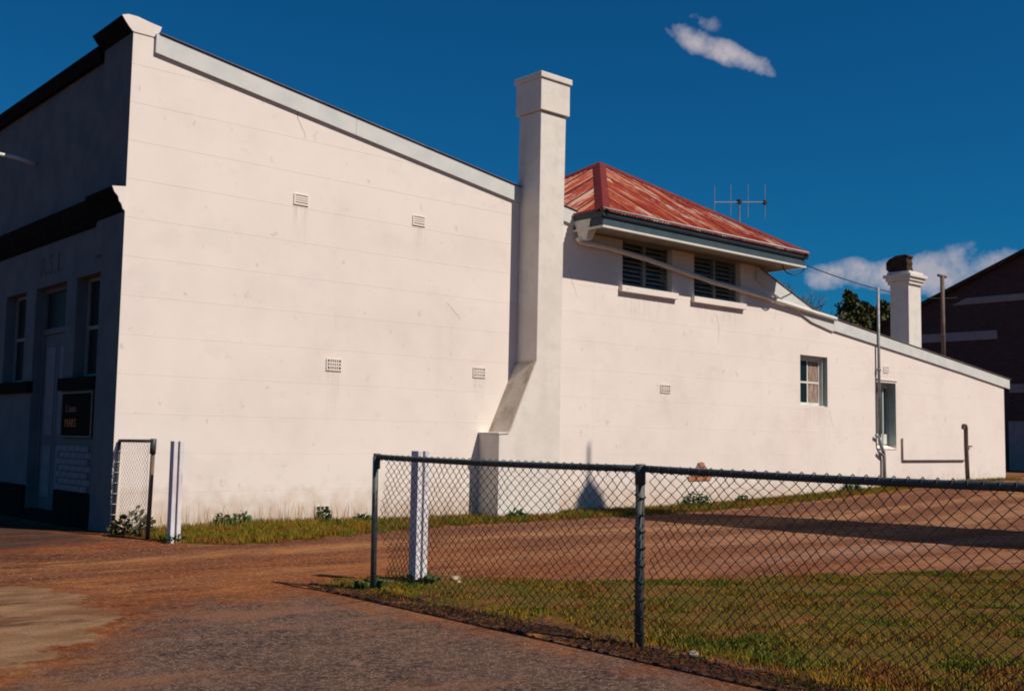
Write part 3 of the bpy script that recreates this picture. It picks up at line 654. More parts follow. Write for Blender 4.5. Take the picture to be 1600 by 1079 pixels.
def pyr(corner0, corner1, name='roof_sheet'):
    a = Vector(corner0); b_ = Vector(corner1); W_ = (b_ - a).length; ed = (b_ - a).normalized(); mid = (a + b_) / 2
    upd = (AP - mid); sl = upd.length; upd.normalize(); nrm = ed.cross(upd).normalized()
    if nrm.z < 0: nrm = -nrm
    n = int(W_ / .076 * 4); V = []; F = []; UV = []; rows = 6
    for i in range(n + 1):
        s_ = W_ * i / n; t = 1 - abs(s_ / W_ - .5) * 2; hh = sl * max(t, .004)
        w = .013 * math.sin(2 * math.pi * s_ / .076)
        for r in range(rows + 1):
            p = a + ed * s_ + upd * (hh * r / rows) + nrm * w - upd * (.05 if r == 0 else 0)
            V.append(tuple(p)); UV.append((s_, hh * r / rows))
    R_ = rows + 1
    for i in range(n):
        for r in range(rows): F.append((i * R_ + r, (i + 1) * R_ + r, (i + 1) * R_ + r + 1, i * R_ + r + 1))
    me = bpy.data.meshes.new(name); me.from_pydata(V, [], F); me.update(); uv = me.uv_layers.new(name='UVMap')
    for l in me.loops: uv.data[l.index].uv = UV[l.vertex_index]
    me.materials.append(M['roof']); o = bpy.data.objects.new(name, me); COL.objects.link(o); o.parent = hall; return o
def laps(c0, c1):
    a = Vector(c0); b_ = Vector(c1); W_ = (b_ - a).length; ed = (b_ - a).normalized(); upd = AP - (a + b_) / 2; sl = upd.length; upd.normalize(); nrm = ed.cross(upd).normalized()
    if nrm.z < 0: nrm = -nrm
    for k in range(1, 8):
        s_ = .76 * k + .05
        if s_ > W_ - .3: break
        hh = sl * (1 - abs(s_ / W_ - .5) * 2) - .12
        p = a + ed * s_ + nrm * .014 - upd * .045
        q = MB(); w = ed * .011; h_ = nrm * .008; e = p + upd * hh
        q.add([p - w, p + w, p + w + h_, p - w + h_, e - w, e + w, e + w + h_, e - w + h_], [(0, 1, 2, 3), (7, 6, 5, 4), (0, 4, 5, 1), (1, 5, 6, 2), (2, 6, 7, 3), (3, 7, 4, 0)]); q.build('lap_shadow_strip', M['roofcap'], hall)  # dark raised strip, painted in as the shadow along a sheet lap
Z0 = 5.215; c4 = [(EX0 + .02, EY0 + .02, Z0), (EX1 - .02, EY0 + .02, Z0), (EX1 - .02, EY1 - .02, Z0), (EX0 + .02, EY1 - .02, Z0)]
for i in range(4): pyr(c4[i], c4[(i + 1) % 4])
laps(c4[0], c4[1]); laps(c4[3], c4[0])
for c in c4:
    c = Vector(c); d = (AP - c); side = d.cross(Vector((0, 0, 1))).normalized(); upn = side.cross(d).normalized()
    if upn.z < 0: upn = -upn
    q = MB(); w = .13; V = []
    for p in (c + upn * .0, AP + upn * .01):
        V += [p + side * w - upn * .050 + Vector((0, 0, .012)), p + side * .05 + upn * .014, p + upn * .045, p - side * .05 + upn * .014, p - side * w - upn * .050 + Vector((0, 0, .012))]
    q.add(V, [(i, i + 1, i + 6, i + 5) for i in range(4)] + [(0, 4, 9, 5)]); q.build('hip_cap', M['roofcap'], hall)
# hopper head and sagging waste pipe
b = MB(); v = []
for z, xa, xb_, ya, yb_ in ((4.76, 8.03, 8.15, -.30, -.14), (4.80, 8.02, 8.17, -.32, -.12), (5.10, 7.985, 8.23, -.44, -.03), (5.13, 7.975, 8.24, -.455, -.02), (5.14, 7.975, 8.24, -.455, -.02)):
    v += [(xa, ya, z), (xb_, ya, z), (xb_, yb_, z), (xa, yb_, z)]
b.add(v, [(i * 4 + k, i * 4 + (k + 1) % 4, i * 4 + 4 + (k + 1) % 4, i * 4 + 4 + k) for i in range(4) for k in range(4)] + [(0, 3, 2, 1), (16, 17, 18, 19)])
b.build('rain_hopper', M['trim'], hall)
b = MB(); b.tube([(8.08, -.2, 4.80), (8.0, -.12, 4.76), (8.1, -.085, 4.745)] + [(x, -.085, z) for x, z in ((8.8, 4.735), (9.82, 4.655), (10.9, 4.535), (11.87, 4.43), (13.0, 4.355), (14.4, 4.235), (15.4, 4.14), (16.28, 4.07))], .048, 12)
b.build('waste_pipe', M['trim'], hall, smooth=True)
# louvred windows under the eave
for x0, x1, z0, z1 in holes[:2]:
    w = MB(); y0, y1 = .12, .17; t = .045
    w.box(x0, x0 + t, y0, y1, z0, z1); w.box(x1 - t, x1, y0, y1, z0, z1); w.box(x0 + t, x1 - t, y0, y1, z0, z0 + .03); w.box(x0 + t, x1 - t, y0, y1, z1 - .03, z1)
    xm = (x0 + x1) / 2; w.box(xm - .035, xm + .035, y0 - .03, y1, z0 + .03, z1 - .03)
    o = w.build('window', M['slat'], hall)
    n = 9
    for xa, xc in ((x0 + t, xm - .037), (xm + .037, x1 - t)):
        for k in range(n):
            z = z0 + .05 + (z1 - z0 - .08) * k / n
            q = MB(); q.prism([(y0 - .02, z), (y0 - .014, z - .006), (y1 + .01, z + .055), (y1 + .004, z + .062)], 'x', xa + .002, xc - .002); q.build('slat', M['slat'], o)
    s_ = MB(); s_.box(x0 - .09, x1 + .10, -.085, .10, z0 - .118, z0 - .002); s_.build('window_sill', M['white'], hall, bevel=.006)
    s_ = MB(); s_.box(x1 + .002 - .006, x1 - .001, .002, .118, z0 + .001, z1 - .002); s_.build('reveal_tint', M['trim'], hall)  # thin face on the right reveal, bounced light put into its colour
# small sash window
x0, x1, z0, z1 = holes[2]
w = MB(); ya, yb_ = .10, .24; t = .055
w.box(x0, x0 + t, ya, yb_, z0, z1); w.box(x1 - t, x1, ya, yb_, z0, z1); w.box(x0 + t, x1 - t, ya, yb_, z1 - .05, z1); w.box(x0 + t, x1 - t, ya - .05, yb_, z0, z0 + .05)
win = w.build('window', M['sash'], hall)
sx0, sx1, sz0, sz1 = x0 + t + .002, x1 - t - .002, z0 + .052, z1 - .052; xm = (sx0 + sx1) / 2; zm = sz0 + (sz1 - sz0) * .49
w = MB(); ya, yb_ = .17, .205
w.box(sx0, sx0 + .05, ya, yb_, sz0, sz1); w.box(sx1 - .05, sx1, ya, yb_, sz0, sz1); w.box(sx0 + .05, sx1 - .05, ya, yb_, sz0, sz0 + .06); w.box(sx0 + .05, sx1 - .05, ya, yb_, sz1 - .05, sz1)
w.build('sash', M['trim'], win)
w = MB(); w.box(xm - .018, xm + .018, ya + .002, yb_ - .002, sz0 + .06, sz1 - .05); w.build('glazing_bar', M['trim'], win)
w = MB(); w.box(sx0 + .05, xm - .018, ya + .002, yb_ - .002, zm - .02, zm + .02); w.box(xm + .018, sx1 - .05, ya + .002, yb_ - .002, zm - .02, zm + .02); w.build('glazing_bar', M['trim'], win)
for k, (xa, xc) in enumerate(((sx0 + .05, xm - .018), (xm + .018, sx1 - .05))):
    for za, zb in ((sz0 + .06, zm - .02), (zm + .02, sz1 - .05)):
        p = MB(); p.box(xa, xc, .186, .192, za, zb); p.build('pane', M['curtain'] if k else M['glass'], win)
b = MB(); b.box(x1 - .008, x1 - .001, .002, .098, z0 + .001, z1 - .002); b.build('reveal_tint', M['reveal'], hall)  # green face: the reveal's shaded tint is put into the colour
b = MB(); b.box(x0 + .001, x1 - .009, .002, .048, z0 + .001, z0 + .03); b.build('window_sill', M['white'], hall)
# narrow louvred opening
x0, x1, z0, z1 = holes[3]
b = MB(); b.prism([(-.015, z0), (-.015, z0 + .01), (.24, z0 + .10), (.24, z0)], 'x', x0 + .001, x1 - .001); b.build('window_sill', M['white'], hall)
b = MB(); b.box(x0 - .02, x1 + .06, -.022, -.002, z1 + .05, z1 + .075); b.build('drip_mould', M['white'], hall)
w = MB(); ya, yb_ = .20, .26
w.box(x0 + .001, x0 + .05, ya, yb_, z0 + .12, z1 - .001); w.box(x1 - .05, x1 - .001, ya, yb_, z0 + .12, z1 - .001); w.box(x0 + .05, x1 - .05, ya, yb_, z1 - .12, z1 - .001)
w.box(x1 - .30, x1 - .24, ya - .01, yb_, z0 + .12, z1 - .12)
win = w.build('window', M['reveal'], hall)
q = MB(); q.box(x0 + .05, x1 - .301, ya + .005, yb_, z0 + .12, z0 + .36); q.box(x1 - .239, x1 - .05, ya + .01, yb_, z0 + .12, z0 + .36); q.build('lower_panel', M['trim'], win)
for k in range(22):
    z = z0 + .38 + k * .049
    if z > z1 - .15: break
    q = MB(); q.prism([(ya + .005, z), (ya + .01, z - .004), (yb_ - .005, z + .030), (yb_ - .01, z + .034)], 'x', x0 + .05, x1 - .301); q.build('slat', M['slat'], win)
b = MB(); b.box(x1 - .008, x1 - .0015, .002, .198, z0 + .09, z1 - .002); b.build('reveal_tint', M['reveal'], hall)  # green face painting shade onto the right reveal
# air vents
def vent(x, z, w, h, holes_n, painted):
    gr = M['white']
    q = MB(); q.box(x - w / 2, x + w / 2, -.003, -.0005, z - h / 2, z + h / 2)
    o = q.build('air_vent', M['white2'] if painted else M['dark'], hall)
    q = MB(); e = .022; y0, y1 = -.016, -.003
    q.box(x - w / 2, x - w / 2 + e, y0, y1, z - h / 2, z + h / 2); q.box(x + w / 2 - e, x + w / 2, y0, y1, z - h / 2, z + h / 2)
    q.box(x - w / 2 + e, x + w / 2 - e, y0, y1, z - h / 2, z - h / 2 + e); q.box(x - w / 2 + e, x + w / 2 - e, y0, y1, z + h / 2 - .01, z + h / 2)
    nr, nc = holes_n; iw = w - 2 * e; ih = h - e - .01
    for r in range(1, nr): zz = z - h / 2 + e + ih * r / nr; q.box(x - w / 2 + e, x + w / 2 - e, y0 + .001, y1, zz - .010, zz + .010)
    for c in range(1, nc): xx = x - w / 2 + e + iw * c / nc; q.box(xx - .009, xx + .009, y0 + .002, y1, z - h / 2 + e, z + h / 2 - .01)
    q.build('grille', gr, o)
vent(2.53, 4.62, .24, .155, (4, 1), True); vent(4.62, 4.62, .24, .155, (4, 1), True)
vent(3.16, 2.29, .26, .17, (3, 6), False); vent(5.90, 2.32, .26, .16, (3, 6), False); vent(10.50, 2.25, .29, .15, (3, 5), False)
vent(18.57, 3.05, .24, .15, (3, 4), True); vent(3.04, .17, .24, .20, (3, 3), False)
# broken render with brick showing
pts = [(11.19, .50), (11.30, .69), (11.40, .74), (11.47, .85), (11.62, .87), (11.70, .80), (11.78, .72), (11.93, .58), (11.85, .50), (11.5, .49)]
b = MB(); b.prism(pts, 'y', -.004, .0); pt = b.build('bare_patch', M['mortar'], hall)
for r in range(4):
    z = .545 + r * .09
    for k in range(4):
        x = 11.16 + (.12 if r % 2 else 0) + k * .24
        lo = 11.19 + r * .10; hi = 11.92 - r * .085
        xa, xc = max(x, lo), min(x + .225, hi)
        if xc - xa > .05: q = MB(); q.box(xa, xc, -.013 - random.random() * .006, -.004, z - .038, z + .038); q.build('brick', M['brick'], pt)
for x0_, z0_, n_, dx_, dz_ in ((12.05, 3.80, 9, .012, -.075), (14.2, 4.25, 7, -.02, -.06), (7.9, 4.25, 8, .03, -.07), (16.1, 2.02, 7, .03, -.06), (2.4, 6.0, 9, .02, -.06), (5.2, 3.4, 8, .035, -.03)):
    pr_ = [(x0_, z0_)]
    for q_ in range(n_): pr_.append((pr_[-1][0] + dx_ + random.uniform(-.022, .022), pr_[-1][1] + dz_ * random.uniform(.6, 1.3)))
    b = MB(); w_ = .0035
    vs = []
    for q_, (x_, z_) in enumerate(pr_):
        ww = w_ * (1 - abs(q_ / n_ - .4)); vs += [(x_ - ww, -.0015, z_), (x_ + ww, -.0015, z_ + .001)]
    b.add(vs, [(2 * q_, 2 * q_ + 1, 2 * q_ + 3, 2 * q_ + 2) for q_ in range(n_)]); b.build('crack', M['mortar'], hall)
# pipes on the wall
b = MB(); b.tube([(18.13, -.07, 4.98), (18.13, -.07, 1.42)], .034, 10); b.tube([(18.13, -.07, 1.42), (18.14, -.07, 1.30), (18.30, -.07, 1.08), (18.32, -.07, .96), (18.32, -.07, .2)], .042, 10)
b.tube([(18.13, -.07, 3.05), (18.13, -.07, 3.0)], .05, 10); b.tube([(17.95, -.07, 1.48), (18.13, -.07, 1.42)], .03, 8); b.tube([(18.08, -.07, 1.10), (18.32, -.07, .98)], .03, 8)
b.build('vent_pipe', M['metal'], hall, smooth=True)
b = MB(); b.tube([(19.25, -.03, 1.42), (19.25, -.03, .90), (19.27, -.03, .88), (22.42, -.03, .88)], .02, 8); b.build('conduit', M['rustpipe'], hall, smooth=True)
b = MB(); b.tube([(22.36, -.04, 1.80), (22.48, -.05, 1.80), (22.52, -.05, 1.74), (22.52, -.05, 1.3), (22.55, -.05, .8), (22.58, -.05, .3)], .038, 8); b.tube([(22.52, -.05, 1.25), (22.8, -.05, 1.25)], .02, 6); b.build('down_pipe', M['rustpipe'], hall, smooth=True)
b = MB(); b.tube([(23.43, 1.0, 3.1), (23.42, 1.0, 5.95)], .055, 10); b.tube([(23.2, 1.0, 5.96), (23.64, 1.0, 5.96)], .04, 8); b.build('roof_flue', M['rustpipe'], hall, smooth=True)
# rear chimney with its rusty cowl
X, Y = 22.0, 1.24
b = MB(); b.box(X, X + .66, Y, Y + .54, 3.0, 5.62); c2 = b.build('rear_chimney', M['white2'], hall)
for k, (z, e, h_) in enumerate(((5.622, .05, .09), (5.714, .09, .09), (5.806, .14, .09), (5.898, .06, .08))):
    b = MB(); b.box(X - e, X + .66 + e, Y - e, Y + .54 + e, z, z + h_ - .002); b.build('corbel', M['white2'], c2, bevel=.01)
b = MB(); b.prism([(Y - .02, 5.98), (Y + .02, 6.12), (Y + .0, 6.20), (Y + .03, 6.30), (Y - .03, 6.38), (Y + .05, 6.43), (Y + .34, 6.42), (Y + .56, 6.33), (Y + .63, 6.24), (Y + .63, 6.06), (Y + .56, 5.98)], 'x', X - .05, X + .26)
b.build('chimney_cowl', M['rust'], c2, bevel=.015)

# ------------------------------------------------------------------ antenna, cable
ant = thing('tv_antenna', 'thin television antenna with four upright rods behind the red roof', 'antenna')
AY = 3.0; ax = 16.84
b = MB(); b.tube([(ax, AY, 4.0), (ax, AY, 7.37)], .02, 8); b.build('mast', M['metal'], ant)
b = MB(); b.tube([(15.80, AY, 7.15), (17.98, AY, 7.50)], .012, 6); b.build('boom', M['metal'], ant)
for x, za, zb in ((15.83, 6.90, 7.56), (16.48, 6.92, 7.70), (17.20, 6.98, 7.83), (17.93, 7.05, 7.95)):
    b = MB(); b.tube([(x, AY, za), (x, AY, zb)], .010, 6); b.build('rod', M['metal'], ant)
b = MB(); b.box(16.79, 16.89, AY - .05, AY + .05, 7.28, 7.38); b.box(17.88, 17.98, AY - .04, AY + .04, 7.43, 7.53); b.build('clamp', M['cable'], ant)
cb = MB(); A = Vector((14.16, -.70, 4.98)); B = Vector((35.9, 6.6, 7.08))
pts = [A.lerp(B, t) - Vector((0, 0, 1.1 * t * (1 - t))) for t in [i / 40 for i in range(41)]]
cb.tube(pts, .012, 6)
cb.tube([(13.6, -.5, 4.95), (13.61, -.51, 4.89), (13.65, -.53, 4.82), (13.72, -.56, 4.77), (13.81, -.59, 4.75), (13.90, -.62, 4.755), (13.98, -.65, 4.79), (14.06, -.67, 4.84), (14.12, -.69, 4.91), (14.16, -.70, 4.98)], .012, 6)
o = cb.build('overhead_cable', M['cable'], smooth=True); tag(o, 'thin black overhead cable running right from the red-roofed eave', 'cable')

# ------------------------------------------------------------------ fences
def chain(name, x, y0, y1, z0, z1, wdt, hgt, r, m, parent, bend=None):
    """woven wire: zigzag wires side by side, each hooking its neighbour"""
    L = abs(y1 - y0); n = int(round(L / (wdt / 2))); rows = int(round((z1 - z0) / (hgt / 2))); sg = 1 if y1 > y0 else -1
    V = []; F = []; K = 4
    hooks = wdt / 2
    for i in range(n + 1):
        side = 1 if i % 2 else -1
        # wire i zigzags between column i and column i+1
        P = []
        for j in range(rows + 1):
            c = (j + i) % 2
            yy = y0 + sg * hooks * (i + (1 if c else 0)); yy = min(max(yy, min(y0, y1)), max(y0, y1))
            zz = z1 - (z1 - z0) * j / rows
            xx = x + (.0035 if c else -.0035)
            if bend: xx, yy, zz = bend(xx, yy, zz)
            P.append(Vector((xx, yy, zz)))
        base = len(V)
        for j, p in enumerate(P):
            for k in range(K):
                a = math.pi / 2 * k + .4; V.append((p.x + r * math.cos(a), p.y + r * 1.15 * math.sin(a), p.z))
        for j in range(len(P) - 1):
            for k in range(K):
                a = base + j * K + k; b_ = base + j * K + (k + 1) % K; F.append((a, b_, b_ + K, a + K))
    fa = np.array(F, dtype=np.int32).ravel(); o = fastmesh(name, np.array(V), fa, 4, m, parent)
    o.data.polygons.foreach_set('use_smooth', [True] * len(o.data.polygons)); return o
FX = -.07; RZ = 1.112
def bend(x, y, z):
    t = max(0, (.62 - z)) ; d = y + 5.9   # slack and crumpled near the first post
    w = math.exp(-(d / .55) ** 2)
    y2 = y + .010 * math.sin(y * 5.7 + z * 6) + .006 * math.sin(y * 23 + z * 13) + .05 * math.sin(z * 9 + y * 4) * w * min(1, t * 3) - .10 * w * t
    x2 = x + .028 * math.sin(y * 2.1 + z * 2) + .010 * math.sin(y * 7.3 + z * 5) + .03 * math.sin(z * 7 + y * 3) * w
    z2 = z + (.012 * math.sin(y * 3.1) + .02 * math.sin(y * 7.7) * (1.1 - z)) * (1 if z < 1.0 else 0) + .05 * w * t
    return x2, y2, z2
fen = thing('chain_link_fence', 'dark chain link fence on pipe posts in front of the grass verge', 'fence')
posts = [-5.90, -8.83, -11.95, -15.0]
for i, y in enumerate(posts):
    b = MB(); z0 = -.15; lean = -.012 if i == 0 else 0
    b.tube([(FX, y, z0), (FX + lean, y, RZ + .0)], .029 if i else .025, 12); b.build('post', M['post'], fen, smooth=True)
    b = MB(); b.tube([(FX, y, RZ - .10), (FX, y, RZ + .028)], .034 if i else .030, 12); b.build('post_sleeve', M['fence'], fen, smooth=True)
    if i: 
        for k in range(9):
            b = MB(); z = .10 + k * .105; b.tube([(FX + .035 * math.cos(a), y + .035 * math.sin(a), z + .012 * math.sin(a)) for a in [2 * math.pi * q / 10 for q in range(11)]], .004, 5, cap=False); b.build('tie_wire', M['wire'], fen, smooth=True)
for a, b2 in zip(posts, posts[1:]):
    b = MB(); n = 12; sag = .012
    b.tube([(FX, a + (b2 - a) * t / n, RZ - sag * math.sin(math.pi * t / n)) for t in range(n + 1)], .0225, 12); b.build('top_rail', M['fence'], fen, smooth=True)
    chain('wire_mesh', FX + .028, a - .03, b2 + .03, .09, RZ - .012, .080, .0685, .0031, M['wire'], fen, bend)
# lacing wire twisted round the rail: real loops, joined
b = MB(); y = -5.95
while y > -12.2:
    b.tube([(FX + .0245 * math.cos(q), y - .018 * q / 6.28, RZ - .0045 + .0245 * math.sin(q)) for q in [2 * math.pi * k / 8 for k in range(9)]], .0035, 4, cap=False); y -= .078
o = b.build('lacing_wire', M['fence'], fen, smooth=True); o['kind'] = 'stuff'
# short return panel against the hall corner
f2 = thing('chain_link_fence', 'short rusty chain link panel between the hall corner and a post', 'fence')
b = MB(); b.tube([(.02, -.035, -.1), (.06, -.035, 1.17)], .022, 10); b.build('post', M['fence'], f2, smooth=True)
b = MB(); b.tube([(.14, -.82, -.1), (.12, -.92, 1.16)], .026, 10); b.build('post', M['rustpipe'], f2, smooth=True)
b = MB(); b.tube([(.06, -.03, 1.165), (.12, -.95, 1.175)], .02, 10); b.build('top_rail', M['rustpipe'], f2, smooth=True)
b = MB(); b.tube([(.12, -.91, 1.02), (.12, -.92, 1.20)], .036, 10); b.build('post_sleeve', M['fence'], f2, smooth=True)
chain('wire_mesh', .09, -.05, -.86, .06, 1.16, .080, .072, .0024, M['galvwire'], f2)
for k in range(8):
    b = MB(); z = .12 + k * .13; x = .02 + z * .034; b.tube([(x + .032 * math.cos(a), -.035 + .032 * math.sin(a), z) for a in [2 * math.pi * q / 10 for q in range(11)]], .006, 5, cap=False); b.build('tie_wire', M['trim'], f2, smooth=True)
# white channel gate posts
def gpost(name, x, y, h, label, lean):
    t = thing(name, label, 'post', 'white steel channel gate posts')
    w = .105; d = .125; q = .012
    b = MB(); b.prism([(x - d / 2, y + w / 2), (x - d / 2, y - w / 2), (x - .012, y - w / 2), (x - .012, y - w / 2 + .05), (x + .012, y - w / 2 + .05), (x + .012, y - w / 2), (x + d / 2, y - w / 2), (x + d / 2, y + w / 2)], 'z', -.2, h)
    o = b.build('post_body', M['postwhite'], t, bevel=.004)
    for v in o.data.vertices:
        v.co.x += lean * v.co.z
    b = MB(); b.box(x - .011, x + .011, y - w / 2 + .035, y - w / 2 + .048, -.2, h - .01); o2 = b.build('channel_groove', M['rustpipe'], t)
    for v in o2.data.vertices: v.co.x += lean * v.co.z
    return t
gpost('gate_post', .50, -5.74, 1.16, 'white channel gate post standing just behind the dark wire fence', .0)
gpost('gate_post', .24, -1.32, 1.18, 'white channel gate post beside the rusty panel at the hall corner', .0)

def grassmat():
    mt = mat('grass_blade', (.1, .13, .02), bump=0, rough=.9, spec=.05); k = NT(mt); nz, rg, mix = k.nz, k.rg, k.mix
    c = mix(rg(nz(1.3, det=5), .46, .54), (.070, .120, .010), (.19, .125, .016))
    c = mix(rg(nz(4.5, det=6, loc=5), .50, .60, .85), c, (.27, .145, .018))
    c = mix(rg(nz(7, det=6, loc=15), .54, .62, .9), c, (.048, .100, .010))
    c = mix(rg(nz(2.2, det=6, loc=25), .52, .60, .85), c, (.23, .075, .022))
    c = mix(rg(nz(30, det=3, loc=9), .50, .65, .6), c, (.34, .22, .035))
    k.t.links.new(c, k.P.inputs['Base Color']); return mt
M['grass'] = grassmat()
# ------------------------------------------------------------------ vegetation
def blades(name, P, hmin, hmax, w, m, label, lean=.5, seg=2):
    n = len(P); hgt = rng.uniform(hmin, hmax, n); a = rng.uniform(0, 2 * np.pi, n); ln = rng.uniform(0, lean, n) * hgt; la = rng.uniform(0, 2 * np.pi, n)
    wx = np.cos(a) * w; wy = np.sin(a) * w; bx = np.cos(la) * ln; by = np.sin(la) * ln
    x, y, z = P[:, 0], P[:, 1], P[:, 2]
    V = np.stack([np.stack([x - wx, y - wy, z], -1), np.stack([x + wx, y + wy, z], -1),
                  np.stack([x + wx * .7 + bx * .35, y + wy * .7 + by * .35, z + hgt * .55], -1), np.stack([x - wx * .7 + bx * .35, y - wy * .7 + by * .35, z + hgt * .55], -1),
                  np.stack([x + bx, y + by, z + hgt], -1)], 1).reshape(-1, 3)
    o = np.arange(n)[:, None] * 5
    F = (np.concatenate([o + np.array([[0, 1, 2]]), o + np.array([[0, 2, 3]]), o + np.array([[3, 2, 4]])], 1)).ravel()
    ob = fastmesh(name, V, F, 3, m); tag(ob, label, 'grass', kind='stuff'); return ob
def scatter(n, xr, yr, test):
    out = []
    while len(out) < n:
        x = rng.uniform(*xr, 4000); y = rng.uniform(*yr, 4000); k = test(x, y)
        out += list(zip(x[k], y[k]))
    A_ = np.array(out[:n]); return np.column_stack([A_, H(A_[:, 0], A_[:, 1]) + .018])
def vfun(x): return np.interp(x, -VY, VX)
def inverge(x, y):
    pat = np.sin(x * 3.1 + y * 1.7) * np.sin(y * 2.9 - x * 1.3) + .6 * np.sin(x * 7.7) * np.sin(y * 8.3)
    keep = rng.uniform(0, 1, len(x)) < np.clip(.45 + .60 * pat, .04, 1) * np.clip((x + .33) / .6, .10, 1)
    return (x > -.33) & (x < vfun(-y) + .08 * np.sin(y * 9)) & (y < -5.25) & keep & (x < 9 - (y + 8) * 0)
P = scatter(140000, (-.34, 9), (-12.2, -5.2), inverge)
blades('grass', P, .014, .042, .0042, M['grass'], 'short patchy grass on the verge behind the wire fence', .9)
def inwall(x, y):
    e = np.interp(x, SX, SY); return (y > e - .08 * np.sin(x * 11)) & (rng.uniform(0, 1, len(x)) < np.clip(1.1 - x / 30, .2, 1))
P = scatter(42000, (.15, 25), (-2.1, -.02), inwall)
k = np.exp(-np.abs(P[:, 1]) * 1.6); blades('grass', P, .03, .09, .005, M['grass'], 'yellow green grass strip along the foot of the white wall', .8)
# taller dry stems at wall foot
def stems(name, n, xr, yr, h, m, label, w=.0035):
    x = rng.uniform(*xr, n); y = rng.uniform(*yr, n); P = np.column_stack([x, y, H(x, y)]); return blades(name, P, h[0], h[1], w, m, label, .45)
stems('dry_stems', 420, (.3, 5.5), (-.45, -.04), (.10, .38), M['straw'], 'dry straw stems against the foot of the white wall')
stems('dry_stems', 260, (5.7, 17), (-.35, -.04), (.06, .22), M['straw'], 'sparse dry stems along the right part of the white wall')
# weeds: leafy clumps
def weed(x, y, r, h, n, label, m=None, seed=0):
    t = thing('weed', label, 'weed', 'weeds along the foot of the wall'); rr = random.Random(seed); V = []; F = []
    z0 = hz(x, y) + .01
    for i in range(n):
        a = rr.uniform(0, 6.283); d = r * rr.random() ** .7; el = rr.uniform(.2, 1); c = Vector((x + d * math.cos(a), y + d * math.sin(a) * .6, z0 + h * rr.random() * (1 - .6 * d / r)))
        u = Vector((math.cos(a + rr.uniform(-.8, .8)), math.sin(a), el)).normalized(); s_ = u.orthogonal().normalized(); s_.rotate(Matrix.Rotation(rr.uniform(0, 3), 3, u)); l = rr.uniform(.04, .09); w = l * .32
        o = len(V); V += [c, c + u * l * .5 + s_ * w, c + u * l, c + u * l * .5 - s_ * w]; F.append((o, o + 1, o + 2, o + 3))
    b = MB(); b.v = [tuple(v) for v in V]; b.f = F; b.build('leaves', m or M['weed'], t)
    b = MB()
    for i in range(5):
        a = rr.uniform(0, 6.28); b.tube([(x, y, z0 - .03), (x + r * .4 * math.cos(a), y + .2 * r * math.sin(a), z0 + h * .6)], .003, 4)
    b.build('stalk', M['weed'], t)
for i, (x, y, r, h, n, l) in enumerate([
    (1.45, -.16, .13, .18, 110, 'leafy green weed left of the brick vent at the wall foot'),
    (1.72, -.14, .11, .20, 90, 'upright green weed beside the leafy one nearest the corner'),
    (2.98, -.14, .12, .22, 90, 'green weed growing over the red brick vent'),
    (3.62, -.18, .16, .12, 90, 'low weed on the wall foot just left of the first fence post'),
    (6.15, -.66, .16, .16, 110, 'dark weed at the foot of the chimney stack'),
    (11.15, -.25, .34, .30, 300, 'largest bushy green weed under the bare brick patch'),
    (12.6, -.22, .16, .17, 100, 'small weed right of the bushy one under the brick patch'),
    (16.6, -.25, .35, .20, 200, 'dark weed clump below the small sash window'),
    (18.6, -.25, .30, .16, 160, 'spreading weed clump under the narrow louvred opening')]):
    weed(x, y, r, h, n, l, seed=i)
weed(.12, -.42, .26, .34, 300, 'dark scrubby weed inside the short fence panel at the corner', M['leafdark'], 31)
weed(.24, -1.33, .11, .08, 80, 'tiny green weed around the foot of the far white gate post', None, 33)
weed(.52, -5.78, .15, .07, 100, 'green tuft round the foot of the near white gate post', None, 34)
weed(-.02, -5.80, .14, .08, 90, 'green tuft at the foot of the end fence post', None, 35)
# litter and pebbles
def chips(name, n, xr, yr, test, s, m, label, flat=.4, dz=.01):
    P = scatter(n, xr, yr, test); k = len(P); sz = rng.uniform(s[0], s[1], k); a = rng.uniform(0, 6.28, k)
    base = np.array([[1, 0, 0], [-.5, .87, 0], [-.5, -.87, 0], [0, 0, 1.0]]); base = np.array([[1, 0, 0], [0, 1, 0], [-1, 0, 0], [0, -1, 0], [.2, .1, 1]])
    R_ = np.stack([np.stack([np.cos(a), -np.sin(a)], -1), np.stack([np.sin(a), np.cos(a)], -1)], 1)
    j = rng.uniform(.6, 1.2, (k, 5, 1)); xy = np.einsum('kij,kvj->kvi', R_, (base[None, :, :2] * j)) * sz[:, None, None]
    z = base[None, :, 2] * sz[:, None] * flat + dz - .002
    V = np.concatenate([xy + P[:, None, :2], (z + P[:, 2:3] - .018)[..., None]], -1).reshape(-1, 3)
    o = np.arange(k)[:, None] * 5; F = np.concatenate([o + np.array([[0, 1, 4]]), o + np.array([[1, 2, 4]]), o + np.array([[2, 3, 4]]), o + np.array([[3, 0, 4]])], 1).ravel()
    ob = fastmesh(name, V, F, 3, m); tag(ob, label, 'gravel' if 'gravel' in name else 'litter', kind='stuff')
chips('gravel', 9000, (-4.5, -.45), (-12.5, -5.6), lambda x, y: (y < -5.7 - np.clip(-x - 1.5, 0, 3) * .9), (.003, .009), M['pebble'], 'loose grit lying on the asphalt footpath', .6, .014)
chips('gravel', 9000, (-3, 9), (-8, -1), lambda x, y: (x > -2.4) & (x < vfun(-y) + 9), (.004, .013), M['pebble'], 'loose gravel scattered over the driveway and yard', .6, .0)
chips('leaf_litter', 3600, (-.42, .28), (-12, -5.4), lambda x, y: rng.uniform(0, 1, len(x)) < np.exp(-((x + .18) / .2) ** 2), (.008, .024), M['litter'], 'dead leaves and bark under the wire fence', .5, .020)
